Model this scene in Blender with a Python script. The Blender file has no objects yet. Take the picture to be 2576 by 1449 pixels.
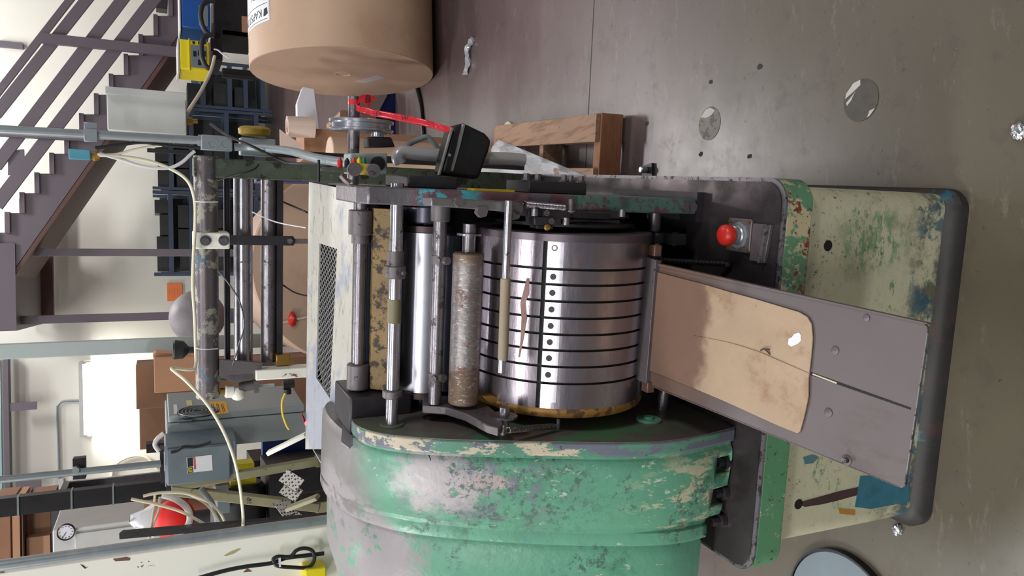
import bpy, math, random
import numpy as np
from mathutils import Vector, Matrix
random.seed(7)
scene = bpy.context.scene
COL = scene.collection

# ------------------------------------------------------------------ camera
FW, FH, FPX, EYE = 2576, 1449, 1950.0, 1.6
_d = np.array([5500.0 - FW/2, -(650.0 - FH/2), -FPX]); _d /= np.linalg.norm(_d)
_up = -_d
_f = np.array([0, 0, -1.0]); _fy = _f - _up*_f.dot(_up); _fy /= np.linalg.norm(_fy)
_rx = np.cross(_fy, _up)
CAMR = np.array([_rx, _fy, _up])            # camera axes -> world
CP = np.array([0, 0, EYE])
cam_data = bpy.data.cameras.new('camera'); cam = bpy.data.objects.new('camera', cam_data)
COL.objects.link(cam)
m = Matrix([list(CAMR[i]) + [CP[i]] for i in range(3)] + [[0, 0, 0, 1]])
cam.matrix_world = m
cam_data.sensor_fit = 'HORIZONTAL'; cam_data.sensor_width = 36.0
cam_data.lens = 36.0*FPX/FW; cam_data.clip_start = 0.05; cam_data.clip_end = 100
scene.camera = cam

# ------------------------------------------------------------------ world, lamps, exposure
scene.view_settings.view_transform = 'Standard'
scene.view_settings.look = 'None'
scene.view_settings.gamma = 1.0
scene.view_settings.use_curve_mapping = False
scene.view_settings.exposure = 0.0
w = bpy.data.worlds.new('world'); scene.world = w; w.use_nodes = True
w.node_tree.nodes['Background'].inputs[0].default_value = (0.80, 0.88, 1.0, 1)
w.node_tree.nodes['Background'].inputs[1].default_value = 0.20

def area(name, loc, size, energy, color=(1, .97, .93), target=None):
    l = bpy.data.lights.new(name, 'AREA'); l.shape = 'RECTANGLE'; l.size, l.size_y = size
    l.energy = energy; l.color = color
    o = bpy.data.objects.new(name, l); COL.objects.link(o); o.location = loc
    t = Vector(target) if target else Vector((loc[0], loc[1], 0))
    o.rotation_euler = (t - Vector(loc)).to_track_quat('-Z', 'Y').to_euler()
    return o
LW = (1, .94, .95)
area('ceiling_and_fill_light', (1.7, 8.9, 6.0), (1.2, .6), 200, LW)
area('ceiling_and_fill_light', (-2.4, 8.2, 6.0), (1.5, .5), 75, LW)
area('ceiling_and_fill_light', (-1.3, -.25, 6.0), (2.4, .30), 105, (.97, .98, 1))
area('ceiling_and_fill_light', (-2.6, -5.2, 6.0), (2.4, .6), 300, (.98, 1, .98))
area('ceiling_and_fill_light', (-1.9, 4.3, 6.0), (2.4, .35), 150, (.97, .98, 1))  # shifted and strengthened to brighten the end face of the paper roll
area('ceiling_and_fill_light', (-4.6, 1.0, 4.2), (1.2, 1.2), 170, (1, 1, .97), (-.9, 1.6, .9))  # added fill from the left for the green housing and cream column
area('ceiling_and_fill_light', (3.6, -.6, 4.6), (1.2, .8), 75, (1, .98, .96), (-.4, 1.6, .9))  # added fill from the camera's right, lifts the inner cheek
area('ceiling_and_fill_light', (5.0, 6.2, 6.0), (1.5, .5), 80, LW)
area('ceiling_and_fill_light', (-5.8, 5.4, 6.0), (1.5, .5), 80, (.95, 1, .98))
area('upper_wall_fill', (2.6, 10.9, 6.3), (5.2, .4), 300, (.97, 1, 1), (2.4, 12.4, 3.6))  # unseen fill placed to brighten the wall above the stair

# ------------------------------------------------------------------ pixel -> place helpers (only to read positions off the photograph)
def A3(*p): return np.array(p, float)
def ray(x, y): return CAMR @ A3(x - FW/2, -(y - FH/2), -FPX)
def atY(x, y, Y): d = ray(x, y); return CP + d*(Y/d[1])
def atZ(x, y, Z=0.): d = ray(x, y); return CP + d*((Z - EYE)/d[2])
def atX(x, y, X): d = ray(x, y); return CP + d*(X/d[0])
PO = atZ(2430, 490); _b = atZ(2330, 1310)
YAW = math.atan2(_b[1]-PO[1], -(_b[0]-PO[0]))
PR = np.array([[math.cos(YAW), -math.sin(YAW), 0], [math.sin(YAW), math.cos(YAW), 0], [0, 0, 1.]])
PC = PR @ (CP - PO)
def pray(x, y): return PR @ ray(x, y)
def pY(x, y, Y): d = pray(x, y); return PC + d*((Y-PC[1])/d[1])
def pX(x, y, X): d = pray(x, y); return PC + d*((X-PC[0])/d[0])
def pZ(x, y, Z): d = pray(x, y); return PC + d*((Z-PC[2])/d[2])
PM = Matrix([[PR[0][0], PR[1][0], 0, PO[0]], [PR[0][1], PR[1][1], 0, PO[1]], [0, 0, 1, 0], [0, 0, 0, 1]])

# ------------------------------------------------------------------ mesh builder
WM = {}
class MB:
    def __init__(s, press=False): s.v = []; s.f = []; s.pr = []; s.M = PM if press else Matrix.Identity(4)
    def add(s, vs, fs):
        b = len(s.v); s.v += [tuple(map(float, p)) for p in vs]; s.pr.append((b, len(s.v), len(s.f), len(s.f)+len(fs))); s.f += [tuple(b+i for i in f) for f in fs]; return s
    def pieces(s, gap=.0006):
        """the separate bodies among the shapes added so far"""
        bb = []
        for a, c, _, _ in s.pr:
            q = np.array(s.v[a:c]); bb.append((q.min(0)-gap, q.max(0)+gap))
        g = list(range(len(bb)))
        def root(i):
            while g[i] != i: i = g[i]
            return i
        for i in range(len(bb)):
            for j in range(i):
                if np.all(bb[i][0] <= bb[j][1]) and np.all(bb[j][0] <= bb[i][1]): g[root(i)] = root(j)
        out = {}
        for i, (a, c, f0, f1) in enumerate(s.pr):
            m = out.setdefault(root(i), MB()); m.M = s.M
            m.add(s.v[a:c], [tuple(k-a for k in f) for f in s.f[f0:f1]])
        return list(out.values())
    def box(s, x0, x1, y0, y1, z0, z1):
        return s.add([(x, y, z) for x in (x0, x1) for y in (y0, y1) for z in (z0, z1)],
                     [(0, 1, 3, 2), (4, 6, 7, 5), (0, 4, 5, 1), (2, 3, 7, 6), (0, 2, 6, 4), (1, 5, 7, 3)])
    def cbox(s, c, size, rz=0., rx=0., ry=0.):
        R = Matrix.Rotation(rz, 3, 'Z') @ Matrix.Rotation(ry, 3, 'Y') @ Matrix.Rotation(rx, 3, 'X')
        vs = [Vector(c) + R @ Vector((a*size[0]/2, b*size[1]/2, d*size[2]/2)) for a in (-1, 1) for b in (-1, 1) for d in (-1, 1)]
        return s.add(vs, [(0, 1, 3, 2), (4, 6, 7, 5), (0, 4, 5, 1), (2, 3, 7, 6), (0, 2, 6, 4), (1, 5, 7, 3)])
    def bar(s, p0, p1, wd, th, up=(0, 0, 1)):
        p0, p1 = Vector(p0), Vector(p1); d = (p1-p0).normalized(); a = d.cross(Vector(up))
        if a.length < 1e-4: a = d.cross(Vector((1, 0, 0)))
        a.normalize(); b = a.cross(d); a *= wd/2; b *= th/2
        vs = [p + i*a + j*b for p in (p0, p1) for i in (-1, 1) for j in (-1, 1)]
        return s.add(vs, [(0, 1, 3, 2), (4, 6, 7, 5), (0, 4, 5, 1), (2, 3, 7, 6), (0, 2, 6, 4), (1, 5, 7, 3)])
    def ring(s, c, d, r, n):
        d = Vector(d).normalized(); a = d.orthogonal().normalized(); b = d.cross(a)
        return [Vector(c) + r*(math.cos(t)*a + math.sin(t)*b) for t in [2*math.pi*i/n for i in range(n)]]
    def lathe(s, p0, p1, prof, n=28, caps=True):
        """prof: (t along p0->p1 in metres, radius)"""
        p0, p1 = Vector(p0), Vector(p1); d = (p1-p0).normalized(); b = len(s.v); vs = []; fs = []
        for t, r in prof: vs += s.ring(p0 + d*t, d, r, n)
        for k in range(len(prof)-1):
            for i in range(n):
                j = (i+1) % n; fs.append((k*n+i, k*n+j, (k+1)*n+j, (k+1)*n+i))
        if caps: fs += [tuple(range(n))[::-1], tuple((len(prof)-1)*n+i for i in range(n))]
        return s.add(vs, fs)
    def cyl(s, p0, p1, r, r2=None, n=24, ch=0.):
        L = (Vector(p1)-Vector(p0)).length; r2 = r if r2 is None else r2
        if ch: return s.lathe(p0, p1, [(0, r-ch), (ch, r), (L-ch, r2), (L, r2-ch)], n)
        return s.lathe(p0, p1, [(0, r), (L, r2)], n)
    def tube(s, pts, r, n=10, smooth=6):
        P = [Vector(p) for p in pts]
        if smooth and len(P) > 2:
            Q = []
            for i in range(len(P)-1):
                a, b, c, d = P[max(i-1, 0)], P[i], P[i+1], P[min(i+2, len(P)-1)]
                for k in range(smooth):
                    t = k/smooth
                    Q.append(.5*((2*b) + (c-a)*t + (2*a-5*b+4*c-d)*t*t + (3*b-a-3*c+d)*t**3))
            Q.append(P[-1]); P = Q
        R = r if callable(r) else (lambda t: r)
        tn = [(P[min(i+1, len(P)-1)]-P[max(i-1, 0)]).normalized() for i in range(len(P))]
        a = tn[0].orthogonal().normalized(); vs = []; fs = []
        for i, p in enumerate(P):
            a = (a - tn[i]*a.dot(tn[i])).normalized(); b = tn[i].cross(a); rr = R(i/(len(P)-1))
            vs += [p + rr*(math.cos(2*math.pi*k/n)*a + math.sin(2*math.pi*k/n)*b) for k in range(n)]
        for i in range(len(P)-1):
            for k in range(n):
                j = (k+1) % n; fs.append((i*n+k, i*n+j, (i+1)*n+j, (i+1)*n+k))
        fs += [tuple(range(n))[::-1], tuple((len(P)-1)*n+k for k in range(n))]
        return s.add(vs, fs)
    def coil(s, p0, p1, R, r, turns, n=6):
        p0, p1 = Vector(p0), Vector(p1); d = (p1-p0); L = d.length; d.normalize(); a = d.orthogonal().normalized(); b = d.cross(a)
        k = 10; pts = [p0 + d*(L*i/(turns*k)) + R*(math.cos(2*math.pi*i/k)*a + math.sin(2*math.pi*i/k)*b) for i in range(turns*k+1)]
        return s.tube(pts, r, n, 0)
    def prism(s, poly, vec):
        n = len(poly); v = Vector(vec); vs = [Vector(p) for p in poly] + [Vector(p)+v for p in poly]
        fs = [tuple(range(n))[::-1], tuple(range(n, 2*n))] + [(i, (i+1) % n, n+(i+1) % n, n+i) for i in range(n)]
        return s.add(vs, fs)
    def loft(s, rings, closed=True, caps=True):
        n = len(rings[0]); vs = [p for r in rings for p in r]; fs = []
        for k in range(len(rings)-1):
            for i in range(n if closed else n-1):
                j = (i+1) % n; fs.append((k*n+i, k*n+j, (k+1)*n+j, (k+1)*n+i))
        if caps: fs += [tuple(range(n))[::-1], tuple((len(rings)-1)*n+i for i in range(n))]
        return s.add(vs, fs)
    def grid(s, fn, nu, nv, th=0.):
        vs = [Vector(fn(i/nu, j/nv)) for i in range(nu+1) for j in range(nv+1)]
        fs = [(i*(nv+1)+j, (i+1)*(nv+1)+j, (i+1)*(nv+1)+j+1, i*(nv+1)+j+1) for i in range(nu) for j in range(nv)]
        return s.add(vs, fs)
    def sphere(s, c, r, n=16, sc=(1, 1, 1), jit=0.):
        vs = []; fs = []; c = Vector(c)
        for i in range(n//2+1):
            th = math.pi*i/(n//2)
            for k in range(n):
                ph = 2*math.pi*k/n; q = r*(1+random.uniform(-jit, jit))
                vs.append(c + Vector((q*sc[0]*math.sin(th)*math.cos(ph), q*sc[1]*math.sin(th)*math.sin(ph), q*sc[2]*math.cos(th))))
        for i in range(n//2):
            for k in range(n):
                j = (k+1) % n; fs.append((i*n+k, (i+1)*n+k, (i+1)*n+j, i*n+j))
        return s.add(vs, fs)
    def build(s, name, mat, parent=None, bevel=0., ang=35, solid=0., bseg=2):
        me = bpy.data.meshes.new(name)
        W = [s.M @ Vector(p) for p in s.v]
        if parent is None:
            xs, ys, zs = zip(*W); org = Matrix.Translation(((min(xs)+max(xs))/2, (min(ys)+max(ys))/2, min(zs)))
        else: org = WM[parent.name]
        inv = org.inverted()
        me.from_pydata([inv @ p for p in W], [], s.f); me.validate(); me.update()
        import bmesh as _bm
        b = _bm.new(); b.from_mesh(me); _bm.ops.remove_doubles(b, verts=b.verts, dist=1e-6); _bm.ops.recalc_face_normals(b, faces=b.faces); b.to_mesh(me); b.free()
        me.polygons.foreach_set('use_smooth', [True]*len(me.polygons))
        try: me.set_sharp_from_angle(angle=math.radians(ang))
        except Exception: pass
        o = bpy.data.objects.new(name, me); COL.objects.link(o)
        me.materials.append(mat)
        if parent is None: o.matrix_world = org
        else: o.parent = parent
        WM[o.name] = org.copy()
        if solid: md = o.modifiers.new('thickness', 'SOLIDIFY'); md.thickness = solid; md.offset = 0
        if bevel:
            md = o.modifiers.new('edge', 'BEVEL'); md.width = bevel; md.segments = bseg; md.limit_method = 'ANGLE'; md.angle_limit = math.radians(40)
            md.harden_normals = False
        return o

def tag(o, label=None, cat=None, group=None, kind=None):
    if label: o['label'] = label
    if cat: o['category'] = cat
    if group: o['group'] = group
    if kind: o['kind'] = kind
    return o
def thing(name, label, cat, org=(0, 0, 0), group=None, M=None):
    o = bpy.data.objects.new(name, None); COL.objects.link(o); o.empty_display_size = .05
    o.matrix_world = M if M is not None else Matrix.Translation(org)
    WM[o.name] = o.matrix_world.copy()
    return tag(o, label, cat, group)
def text_obj(body, size, parent, frame, mat, name='lettering', align='CENTER', press=False, th=.0004):
    """frame: (origin, right vector, up vector)"""
    cu = bpy.data.curves.new(name, 'FONT'); cu.body = body; cu.size = size; cu.align_x = align; cu.align_y = 'CENTER'; cu.extrude = th
    o = bpy.data.objects.new(name, cu); COL.objects.link(o)
    me = bpy.data.meshes.new_from_object(o.evaluated_get(bpy.context.evaluated_depsgraph_get()))
    bpy.data.objects.remove(o); bpy.data.curves.remove(cu)
    org, rt, u = [Vector(q) for q in frame]; rt = rt.normalized(); u = (u - rt*u.dot(rt)).normalized(); nn = rt.cross(u)
    b = MB(press); b.add([org + rt*v.co.x + u*v.co.y + nn*v.co.z for v in me.vertices], [tuple(p.vertices) for p in me.polygons])
    bpy.data.meshes.remove(me)
    return b.build(name, mat, parent)

# ------------------------------------------------------------------ materials
def srgb(r, g, b):
    def c(u):
        u /= 255.; return u/12.92 if u <= .04045 else ((u+.055)/1.055)**2.4
    return (c(r), c(g), c(b), 1)
class MT:
    def __init__(s, name, base, rough=.5, metal=0., coat=0.):
        s.m = bpy.data.materials.new(name); s.m.use_nodes = True; s.nt = s.m.node_tree; s.n = s.nt.nodes; s.l = s.nt.links
        s.b = s.n['Principled BSDF']; s.tc = s.n.new('ShaderNodeTexCoord')
        s.col = s.rgb(base); s.rough = s.val(rough); s.metal = s.val(metal); s.h = None
        if coat: s.b.inputs['Coat Weight'].default_value = coat
    def rgb(s, c): q = s.n.new('ShaderNodeRGB'); q.outputs[0].default_value = c; return q.outputs[0]
    def val(s, v): q = s.n.new('ShaderNodeValue'); q.outputs[0].default_value = v; return q.outputs[0]
    def math(s, op, a, b=0., clamp=False):
        q = s.n.new('ShaderNodeMath'); q.operation = op; q.use_clamp = clamp
        for i, u in enumerate((a, b)):
            if isinstance(u, (int, float)): q.inputs[i].default_value = u
            else: s.l.new(u, q.inputs[i])
        return q.outputs[0]
    def coord(s, stretch=(1, 1, 1), loc=(0, 0, 0)):
        mp = s.n.new('ShaderNodeMapping'); mp.inputs['Scale'].default_value = stretch; mp.inputs['Location'].default_value = loc
        s.l.new(s.tc.outputs['Object'], mp.inputs[0]); return mp.outputs[0]
    def noise(s, scale, detail=6, rough=.6, stretch=(1, 1, 1), loc=(0, 0, 0), dist=0.):
        q = s.n.new('ShaderNodeTexNoise'); q.inputs['Scale'].default_value = scale; q.inputs['Detail'].default_value = detail
        q.inputs['Roughness'].default_value = rough; q.inputs['Distortion'].default_value = dist
        s.l.new(s.coord(stretch, loc), q.inputs['Vector']); return q.outputs['Fac']
    def thr(s, v, lo, hi):
        q = s.n.new('ShaderNodeMapRange'); q.interpolation_type = 'SMOOTHSTEP'
        s.l.new(v, q.inputs[0]); q.inputs[1].default_value = lo; q.inputs[2].default_value = hi; return q.outputs[0]
    def near(s, p, r, soft, sc=(1, 1, 1), wob=.0, ws=20):
        """mask 1 inside radius r of object-space point p"""
        q = s.n.new('ShaderNodeVectorMath'); q.operation = 'DISTANCE'
        s.l.new(s.coord(sc), q.inputs[0]); q.inputs[1].default_value = [a*b for a, b in zip(p, sc)]
        d = q.outputs['Value']
        if wob: d = s.math('ADD', d, s.math('MULTIPLY', s.math('SUBTRACT', s.noise(ws, 5), .5), wob))
        return s.math('SUBTRACT', 1., s.thr(d, r-soft, r+soft))
    def axis(s, ax, lo, hi, soft=.01):
        q = s.n.new('ShaderNodeSeparateXYZ'); s.l.new(s.tc.outputs['Object'], q.inputs[0]); v = q.outputs[ax]
        return s.math('MULTIPLY', s.thr(v, lo-soft, lo+soft), s.math('SUBTRACT', 1., s.thr(v, hi-soft, hi+soft)))
    def over(s, mask, color, rough=None, metal=None, blend='MIX', fac=1.):
        if fac != 1.: mask = s.math('MULTIPLY', mask, fac)
        q = s.n.new('ShaderNodeMix'); q.data_type = 'RGBA'; q.blend_type = blend
        s.l.new(mask, q.inputs[0]); s.l.new(s.col, q.inputs[6]); q.inputs[7].default_value = color; s.col = q.outputs[2]
        for nm, v in (('rough', rough), ('metal', metal)):
            if v is not None:
                q = s.n.new('ShaderNodeMix'); q.data_type = 'FLOAT'; s.l.new(mask, q.inputs[0]); s.l.new(getattr(s, nm), q.inputs[2]); q.inputs[3].default_value = v
                setattr(s, nm, q.outputs[0])
        return s
    def vary(s, scale, amt, detail=5, stretch=(1, 1, 1), loc=(0, 0, 0)):
        n = s.noise(scale, detail, .6, stretch, loc)
        s.over(s.thr(n, .5, .75), (1-amt, 1-amt, 1-amt, 1), blend='MULTIPLY')
        return s.over(s.thr(s.math('SUBTRACT', 1., n), .5, .75), (1+amt, 1+amt, 1+amt, 1), blend='MULTIPLY')
    def bump(s, scale, st=.2, detail=6, stretch=(1, 1, 1), dist=.002):
        q = s.n.new('ShaderNodeBump'); q.inputs['Strength'].default_value = st; q.inputs['Distance'].default_value = dist
        s.l.new(s.noise(scale, detail, .6, stretch), q.inputs['Height']); s.l.new(q.outputs[0], s.b.inputs['Normal']); return s
    def rvar(s, scale, amt, stretch=(1, 1, 1)):
        s.rough = s.math('ADD', s.rough, s.math('MULTIPLY', s.math('SUBTRACT', s.noise(scale, 6, .65, stretch), .5), amt*2), clamp=True); return s
    def done(s, emit=None, es=0., alpha=None, trans=None):
        s.l.new(s.col, s.b.inputs['Base Color']); s.l.new(s.rough, s.b.inputs['Roughness']); s.l.new(s.metal, s.b.inputs['Metallic'])
        if emit: s.b.inputs['Emission Color'].default_value = emit; s.b.inputs['Emission Strength'].default_value = es
        if alpha is not None: s.b.inputs['Alpha'].default_value = alpha
        if trans is not None: s.b.inputs['Transmission Weight'].default_value = trans
        return s.m
def flat(name, c, rough=.5, metal=0., v=.08, sc=12): return MT(name, srgb(*c), rough, metal).vary(sc, v).done()
# ------------------------------------------------------------------ palette
def worn_green(name):
    t = MT(name, srgb(98, 156, 128), .36)
    t.vary(5, .16)
    t.over(t.thr(t.noise(4.5, 5, .6, loc=(3, 1, 2)), .56, .60), srgb(80, 136, 106), fac=.6)
    patch = t.near((-.60, .16, 1.13), .09, .03, (1, .8, 1), .16, 26)
    t.over(t.math('MULTIPLY', t.thr(t.noise(17, 9, .72), .50, .515), t.near((-.6, .18, 1.07), .09, .07, (1, .7, .55))), srgb(116, 118, 130), .45)
    t.over(t.math('MULTIPLY', patch, t.thr(t.noise(30, 9, .75, loc=(5, 5, 5)), .40, .43)), srgb(176, 168, 170), .55, .2)
    t.over(t.near((-.585, .17, 1.03), .017, .004, (1, .5, .36), .02, 30), srgb(186, 170, 168), .42, .3)
    t.over(t.math('MULTIPLY', t.thr(t.noise(34, 8, .75, loc=(9, 2, 4)), .64, .65), t.near((-.6, .25, 1.12), .22, .1)), srgb(72, 140, 176), .4)
    t.over(t.math('MULTIPLY', t.thr(t.noise(26, 8, .7, (1.4, 1, .45), loc=(2, 8, 4)), .655, .665), t.thr(t.noise(3, 2, .5, loc=(1, 1, 1)), .42, .5)), srgb(200, 188, 160), .45)
    t.over(t.math('MULTIPLY', t.thr(t.noise(30, 9, .75, (1, 1, .35), loc=(4, 4, 4)), .52, .54), t.near((-.62, .06, .62), .085, .05, (1, 1, .7))), srgb(205, 192, 160), .45, fac=.85)
    t.over(t.math('MULTIPLY', t.thr(t.noise(55, 9, .82), .53, .545), t.math('ADD', t.thr(t.noise(6, 3, .5, loc=(7, 7, 1)), .52, .58), t.near((-.62, .15, .93), .07, .05, (1, 1, .5)), clamp=True)), srgb(70, 98, 84), .55, fac=.85)
    t.over(t.math('MULTIPLY', t.thr(t.noise(70, 9, .8, (1, 1, .4), loc=(5, 1, 8)), .60, .61), t.thr(t.noise(4, 3, .5, loc=(3, 9, 1)), .46, .55)), srgb(190, 208, 188), .5)
    t.over(t.thr(t.noise(150, 4, .7), .70, .72), srgb(36, 50, 46), .6)
    t.over(t.thr(t.noise(14, 8, .75, loc=(8, 0, 3)), .69, .70), srgb(122, 118, 134), .42)
    prim = t.near((-.60, .50, 1.28), .19, .05, (.9, 1, 1), .10, 12)
    t.over(prim, srgb(118, 110, 110), .42, fac=.95)
    t.over(t.math('MULTIPLY', t.near((-.80, .47, 1.20), .17, .03, (1, 1, .8), .14, 14), t.thr(t.noise(11, 8, .7, loc=(1, 6, 6)), .40, .46)), srgb(150, 142, 144), .42)
    t.rvar(30, .2); return t.bump(45, .45, 7, dist=.003).done()
GREEN = worn_green('worn_green_paint')
t = MT('rim_paint', srgb(92, 140, 118), .45)
t.vary(9, .15)
t.over(t.thr(t.noise(9, 9, .7, (1, 1, .3)), .47, .49), srgb(104, 108, 120), .5)
t.over(t.thr(t.noise(13, 9, .72, (1, 1, .25), loc=(6, 3, 1)), .54, .555), srgb(196, 182, 158), .5)
t.over(t.thr(t.noise(30, 8, .7, (1, 1, .5), loc=(2, 6, 1)), .63, .645), srgb(70, 132, 160), .5)
t.over(t.thr(t.noise(80, 6, .7), .64, .66), srgb(48, 60, 56), .6)
RIM = t.bump(40, .4).done()
t = MT('cream_paint', srgb(190, 185, 156), .5)
t.vary(3, .13)
t.over(t.thr(t.noise(5, 8, .72, loc=(4, 1, 1)), .56, .68), srgb(150, 146, 112), fac=.6)
t.over(t.math('MULTIPLY', t.thr(t.noise(38, 9, .8, (.5, 1, 1)), .57, .60), t.thr(t.noise(5, 3, .5, loc=(2, 2, 9)), .47, .56)), srgb(96, 136, 100), .5, fac=.9)
t.over(t.math('MULTIPLY', t.near((-.10, .0, .25), .06, .03, (1, .2, .7), .08, 60), t.thr(t.noise(60, 8, .75, (.4, 1, 1)), .48, .53)), srgb(98, 140, 104), .5, fac=.85)
t.over(t.math('MULTIPLY', t.thr(t.noise(70, 8, .8), .575, .60), t.thr(t.noise(4, 4, .6, loc=(5, 9, 2)), .45, .6)), srgb(70, 60, 48), .6)
t.over(t.thr(t.noise(30, 8, .7, loc=(3, 3, 7)), .70, .71), srgb(84, 56, 50), .6)
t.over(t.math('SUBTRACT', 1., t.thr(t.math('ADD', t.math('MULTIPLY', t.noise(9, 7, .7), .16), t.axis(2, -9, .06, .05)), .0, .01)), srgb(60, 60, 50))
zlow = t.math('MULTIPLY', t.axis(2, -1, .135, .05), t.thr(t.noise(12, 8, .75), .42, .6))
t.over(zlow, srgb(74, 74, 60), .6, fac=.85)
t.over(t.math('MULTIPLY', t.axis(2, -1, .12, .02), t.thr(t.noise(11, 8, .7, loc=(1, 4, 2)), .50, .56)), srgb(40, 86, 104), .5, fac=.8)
CREAM = t.bump(40, .35).done()
t = MT('band_paint', srgb(94, 140, 108), .45)
t.vary(7, .12)
t.over(t.thr(t.noise(16, 9, .75, (1, 1, .6)), .50, .52), srgb(190, 178, 142), .5)
t.over(t.thr(t.noise(12, 8, .7, loc=(5, 2, 2)), .56, .57), srgb(128, 58, 46), .5)
t.over(t.thr(t.noise(22, 8, .7, loc=(8, 8, 2)), .62, .63), srgb(64, 130, 160), .5)
t.over(t.math('MULTIPLY', t.axis(0, -.9, -.28, .1), t.thr(t.noise(18, 8, .75, loc=(2, 0, 9)), .40, .44)), srgb(84, 136, 98), .45)
t.over(t.thr(t.noise(60, 8, .75), .60, .62), srgb(66, 62, 50), .6)
BAND = t.bump(40, .3).done()
t = MT('oily_dark_steel', srgb(92, 84, 86), .34, .75)
t.vary(6, .22)
t.over(t.thr(t.noise(5, 6, .6, loc=(1, 2, 3)), .45, .62), srgb(46, 40, 40), .5, .5, fac=.85)
t.over(t.thr(t.noise(90, 5, .7), .70, .71), srgb(25, 22, 22), .6, 0)
BEDTOP = t.rvar(14, .2).bump(30, .15).done()
t = MT('bare_edge_steel', srgb(132, 128, 132), .42, .6); t.over(t.thr(t.noise(60, 8, .8), .52, .56), srgb(70, 66, 68), .5); EDGE = t.done()
t = MT('skirt_dark', srgb(52, 50, 48), .55, .2); t.vary(8, .25)
t.over(t.thr(t.noise(9, 8, .75), .54, .58), srgb(70, 52, 50), .6); t.over(t.thr(t.noise(14, 8, .7, loc=(2, 2, 2)), .63, .66), srgb(40, 84, 100), .5)
SKIRT = t.bump(30, .3).done()
t = MT('drum_steel', srgb(152, 142, 148), .27, .92)
t.vary(5, .12)
t.over(t.thr(t.noise(10, 7, .7, (.35, 1.2, 1.2), loc=(3, 0, 1)), .52, .66), srgb(140, 112, 96), .38, .8, fac=.55)
t.over(t.thr(t.noise(120, 6, .75, (.4, 1, 1)), .68, .70), srgb(92, 80, 80), .5)
DRUM = t.rvar(26, .16, (.5, 2, 2)).bump(90, .1, 5, (.3, 2, 2)).done()
t = MT('polished_roller', srgb(196, 194, 202), .24, .92); t.vary(7, .08)
t.over(t.thr(t.noise(60, 6, .7), .66, .69), srgb(120, 112, 118), .4); POLISH = t.rvar(20, .14).bump(60, .08).done()
t = MT('worn_shaft_steel', srgb(134, 128, 132), .34, .85); t.vary(16, .22)
t.over(t.thr(t.noise(34, 8, .75), .56, .60), srgb(66, 58, 58), .5, .6, fac=.8); SHAFT = t.rvar(40, .18).bump(70, .3).done()
t = MT('bright_rod', srgb(176, 172, 178), .26, .92); t.vary(20, .14); t.over(t.thr(t.noise(50, 8, .75), .62, .65), srgb(96, 88, 88), .45)
ROD = t.rvar(30, .15).done()
t = MT('corroded_roller', srgb(150, 142, 140), .42, .7); t.vary(12, .2)
t.over(t.math('SUBTRACT', 1., t.axis(0, -.385, -.175, .015)), srgb(126, 100, 78), .55, .35, fac=.85)
t.over(t.thr(t.noise(22, 9, .75, (1, 1, .6)), .54, .60), srgb(112, 78, 58), .6, .2, fac=.8)
t.over(t.thr(t.noise(70, 8, .8, (3, 1, 1)), .55, .60), srgb(205, 200, 204), .3, .8, fac=.7)
CORR = t.bump(60, .7, 8, (2, 1, 1), .003).done()
t = MT('dark_machine_steel', srgb(62, 58, 62), .42, .55); t.vary(14, .25); DARK = t.bump(40, .2).done()
t = MT('grey_cast_iron', srgb(112, 104, 106), .48, .5); t.vary(14, .2); t.over(t.thr(t.noise(40, 8, .75), .60, .63), srgb(60, 52, 52), .6, .2); IRON = t.bump(45, .3).done()
t = MT('inner_face', srgb(112, 100, 96), .42, .2); t.vary(6, .2)
gm = t.math('MULTIPLY', t.thr(t.noise(14, 8, .7, (1, 1, .5)), .44, .50), t.near((-.5, .155, .93), .105, .05, (1, 1.25, .33), .05, 14))
t.over(gm, srgb(78, 122, 88), .5, 0, fac=.9); t.over(t.near((-.5, .3, 1.2), .06, .02, (1, 1, 1), .05, 20), srgb(84, 100, 80), .5, 0, fac=.7)
INNER = t.bump(40, .25).done()
t = MT('maroon_frame', srgb(112, 78, 82), .42, .25); t.vary(12, .15)
t.over(t.thr(t.noise(20, 8, .7), .53, .55), srgb(112, 106, 116), .42, .4)
tb = t.near((-.05, .24, 1.10), .046, .010, (1, .2, .8), .05, 60)
t.over(t.math('MULTIPLY', tb, t.thr(t.noise(34, 9, .75, loc=(3, 3, 3)), .475, .49)), srgb(72, 158, 172), .4, 0)
t.over(t.math('MULTIPLY', t.axis(2, .4, .86, .02), t.thr(t.noise(26, 9, .72, loc=(5, 3, 3)), .47, .49)), srgb(84, 118, 108), .45, 0)
t.over(t.axis(2, 1.165, 1.4, .01), srgb(126, 120, 124), .36, .65)
t.over(t.thr(t.noise(90, 7, .75), .64, .66), srgb(44, 34, 36), .6)
MAROON = t.bump(50, .45, dist=.003).done()
t = MT('rusty_gold', srgb(150, 110, 52), .48, .35); t.vary(20, .3); t.over(t.thr(t.noise(26, 8, .7), .52, .58), srgb(84, 54, 30), .6, 0); GOLD = t.done()
t = MT('black_gap', srgb(14, 13, 15), .6); BLACK = t.done()
t = MT('black_oxide', srgb(40, 38, 40), .45, .4); t.vary(20, .3); BLK = t.bump(40, .3).done()
t = MT('spotted_ochre', srgb(124, 98, 52), .45, .1); t.vary(10, .25); t.over(t.thr(t.noise(34, 9, .78), .50, .55), srgb(52, 40, 28), .6); OCHRE = t.bump(40, .4).done()
t = MT('chipped_cream_hood', srgb(184, 180, 170), .40, .05); t.vary(5, .12)
t.over(t.thr(t.noise(5, 5, .6, loc=(2, 5, 5)), .52, .58), srgb(152, 156, 172), .38, fac=.8)
t.over(t.thr(t.noise(36, 8, .78, (.5, 1.8, 1)), .55, .60), srgb(138, 130, 118), .5, fac=.8)
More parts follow.
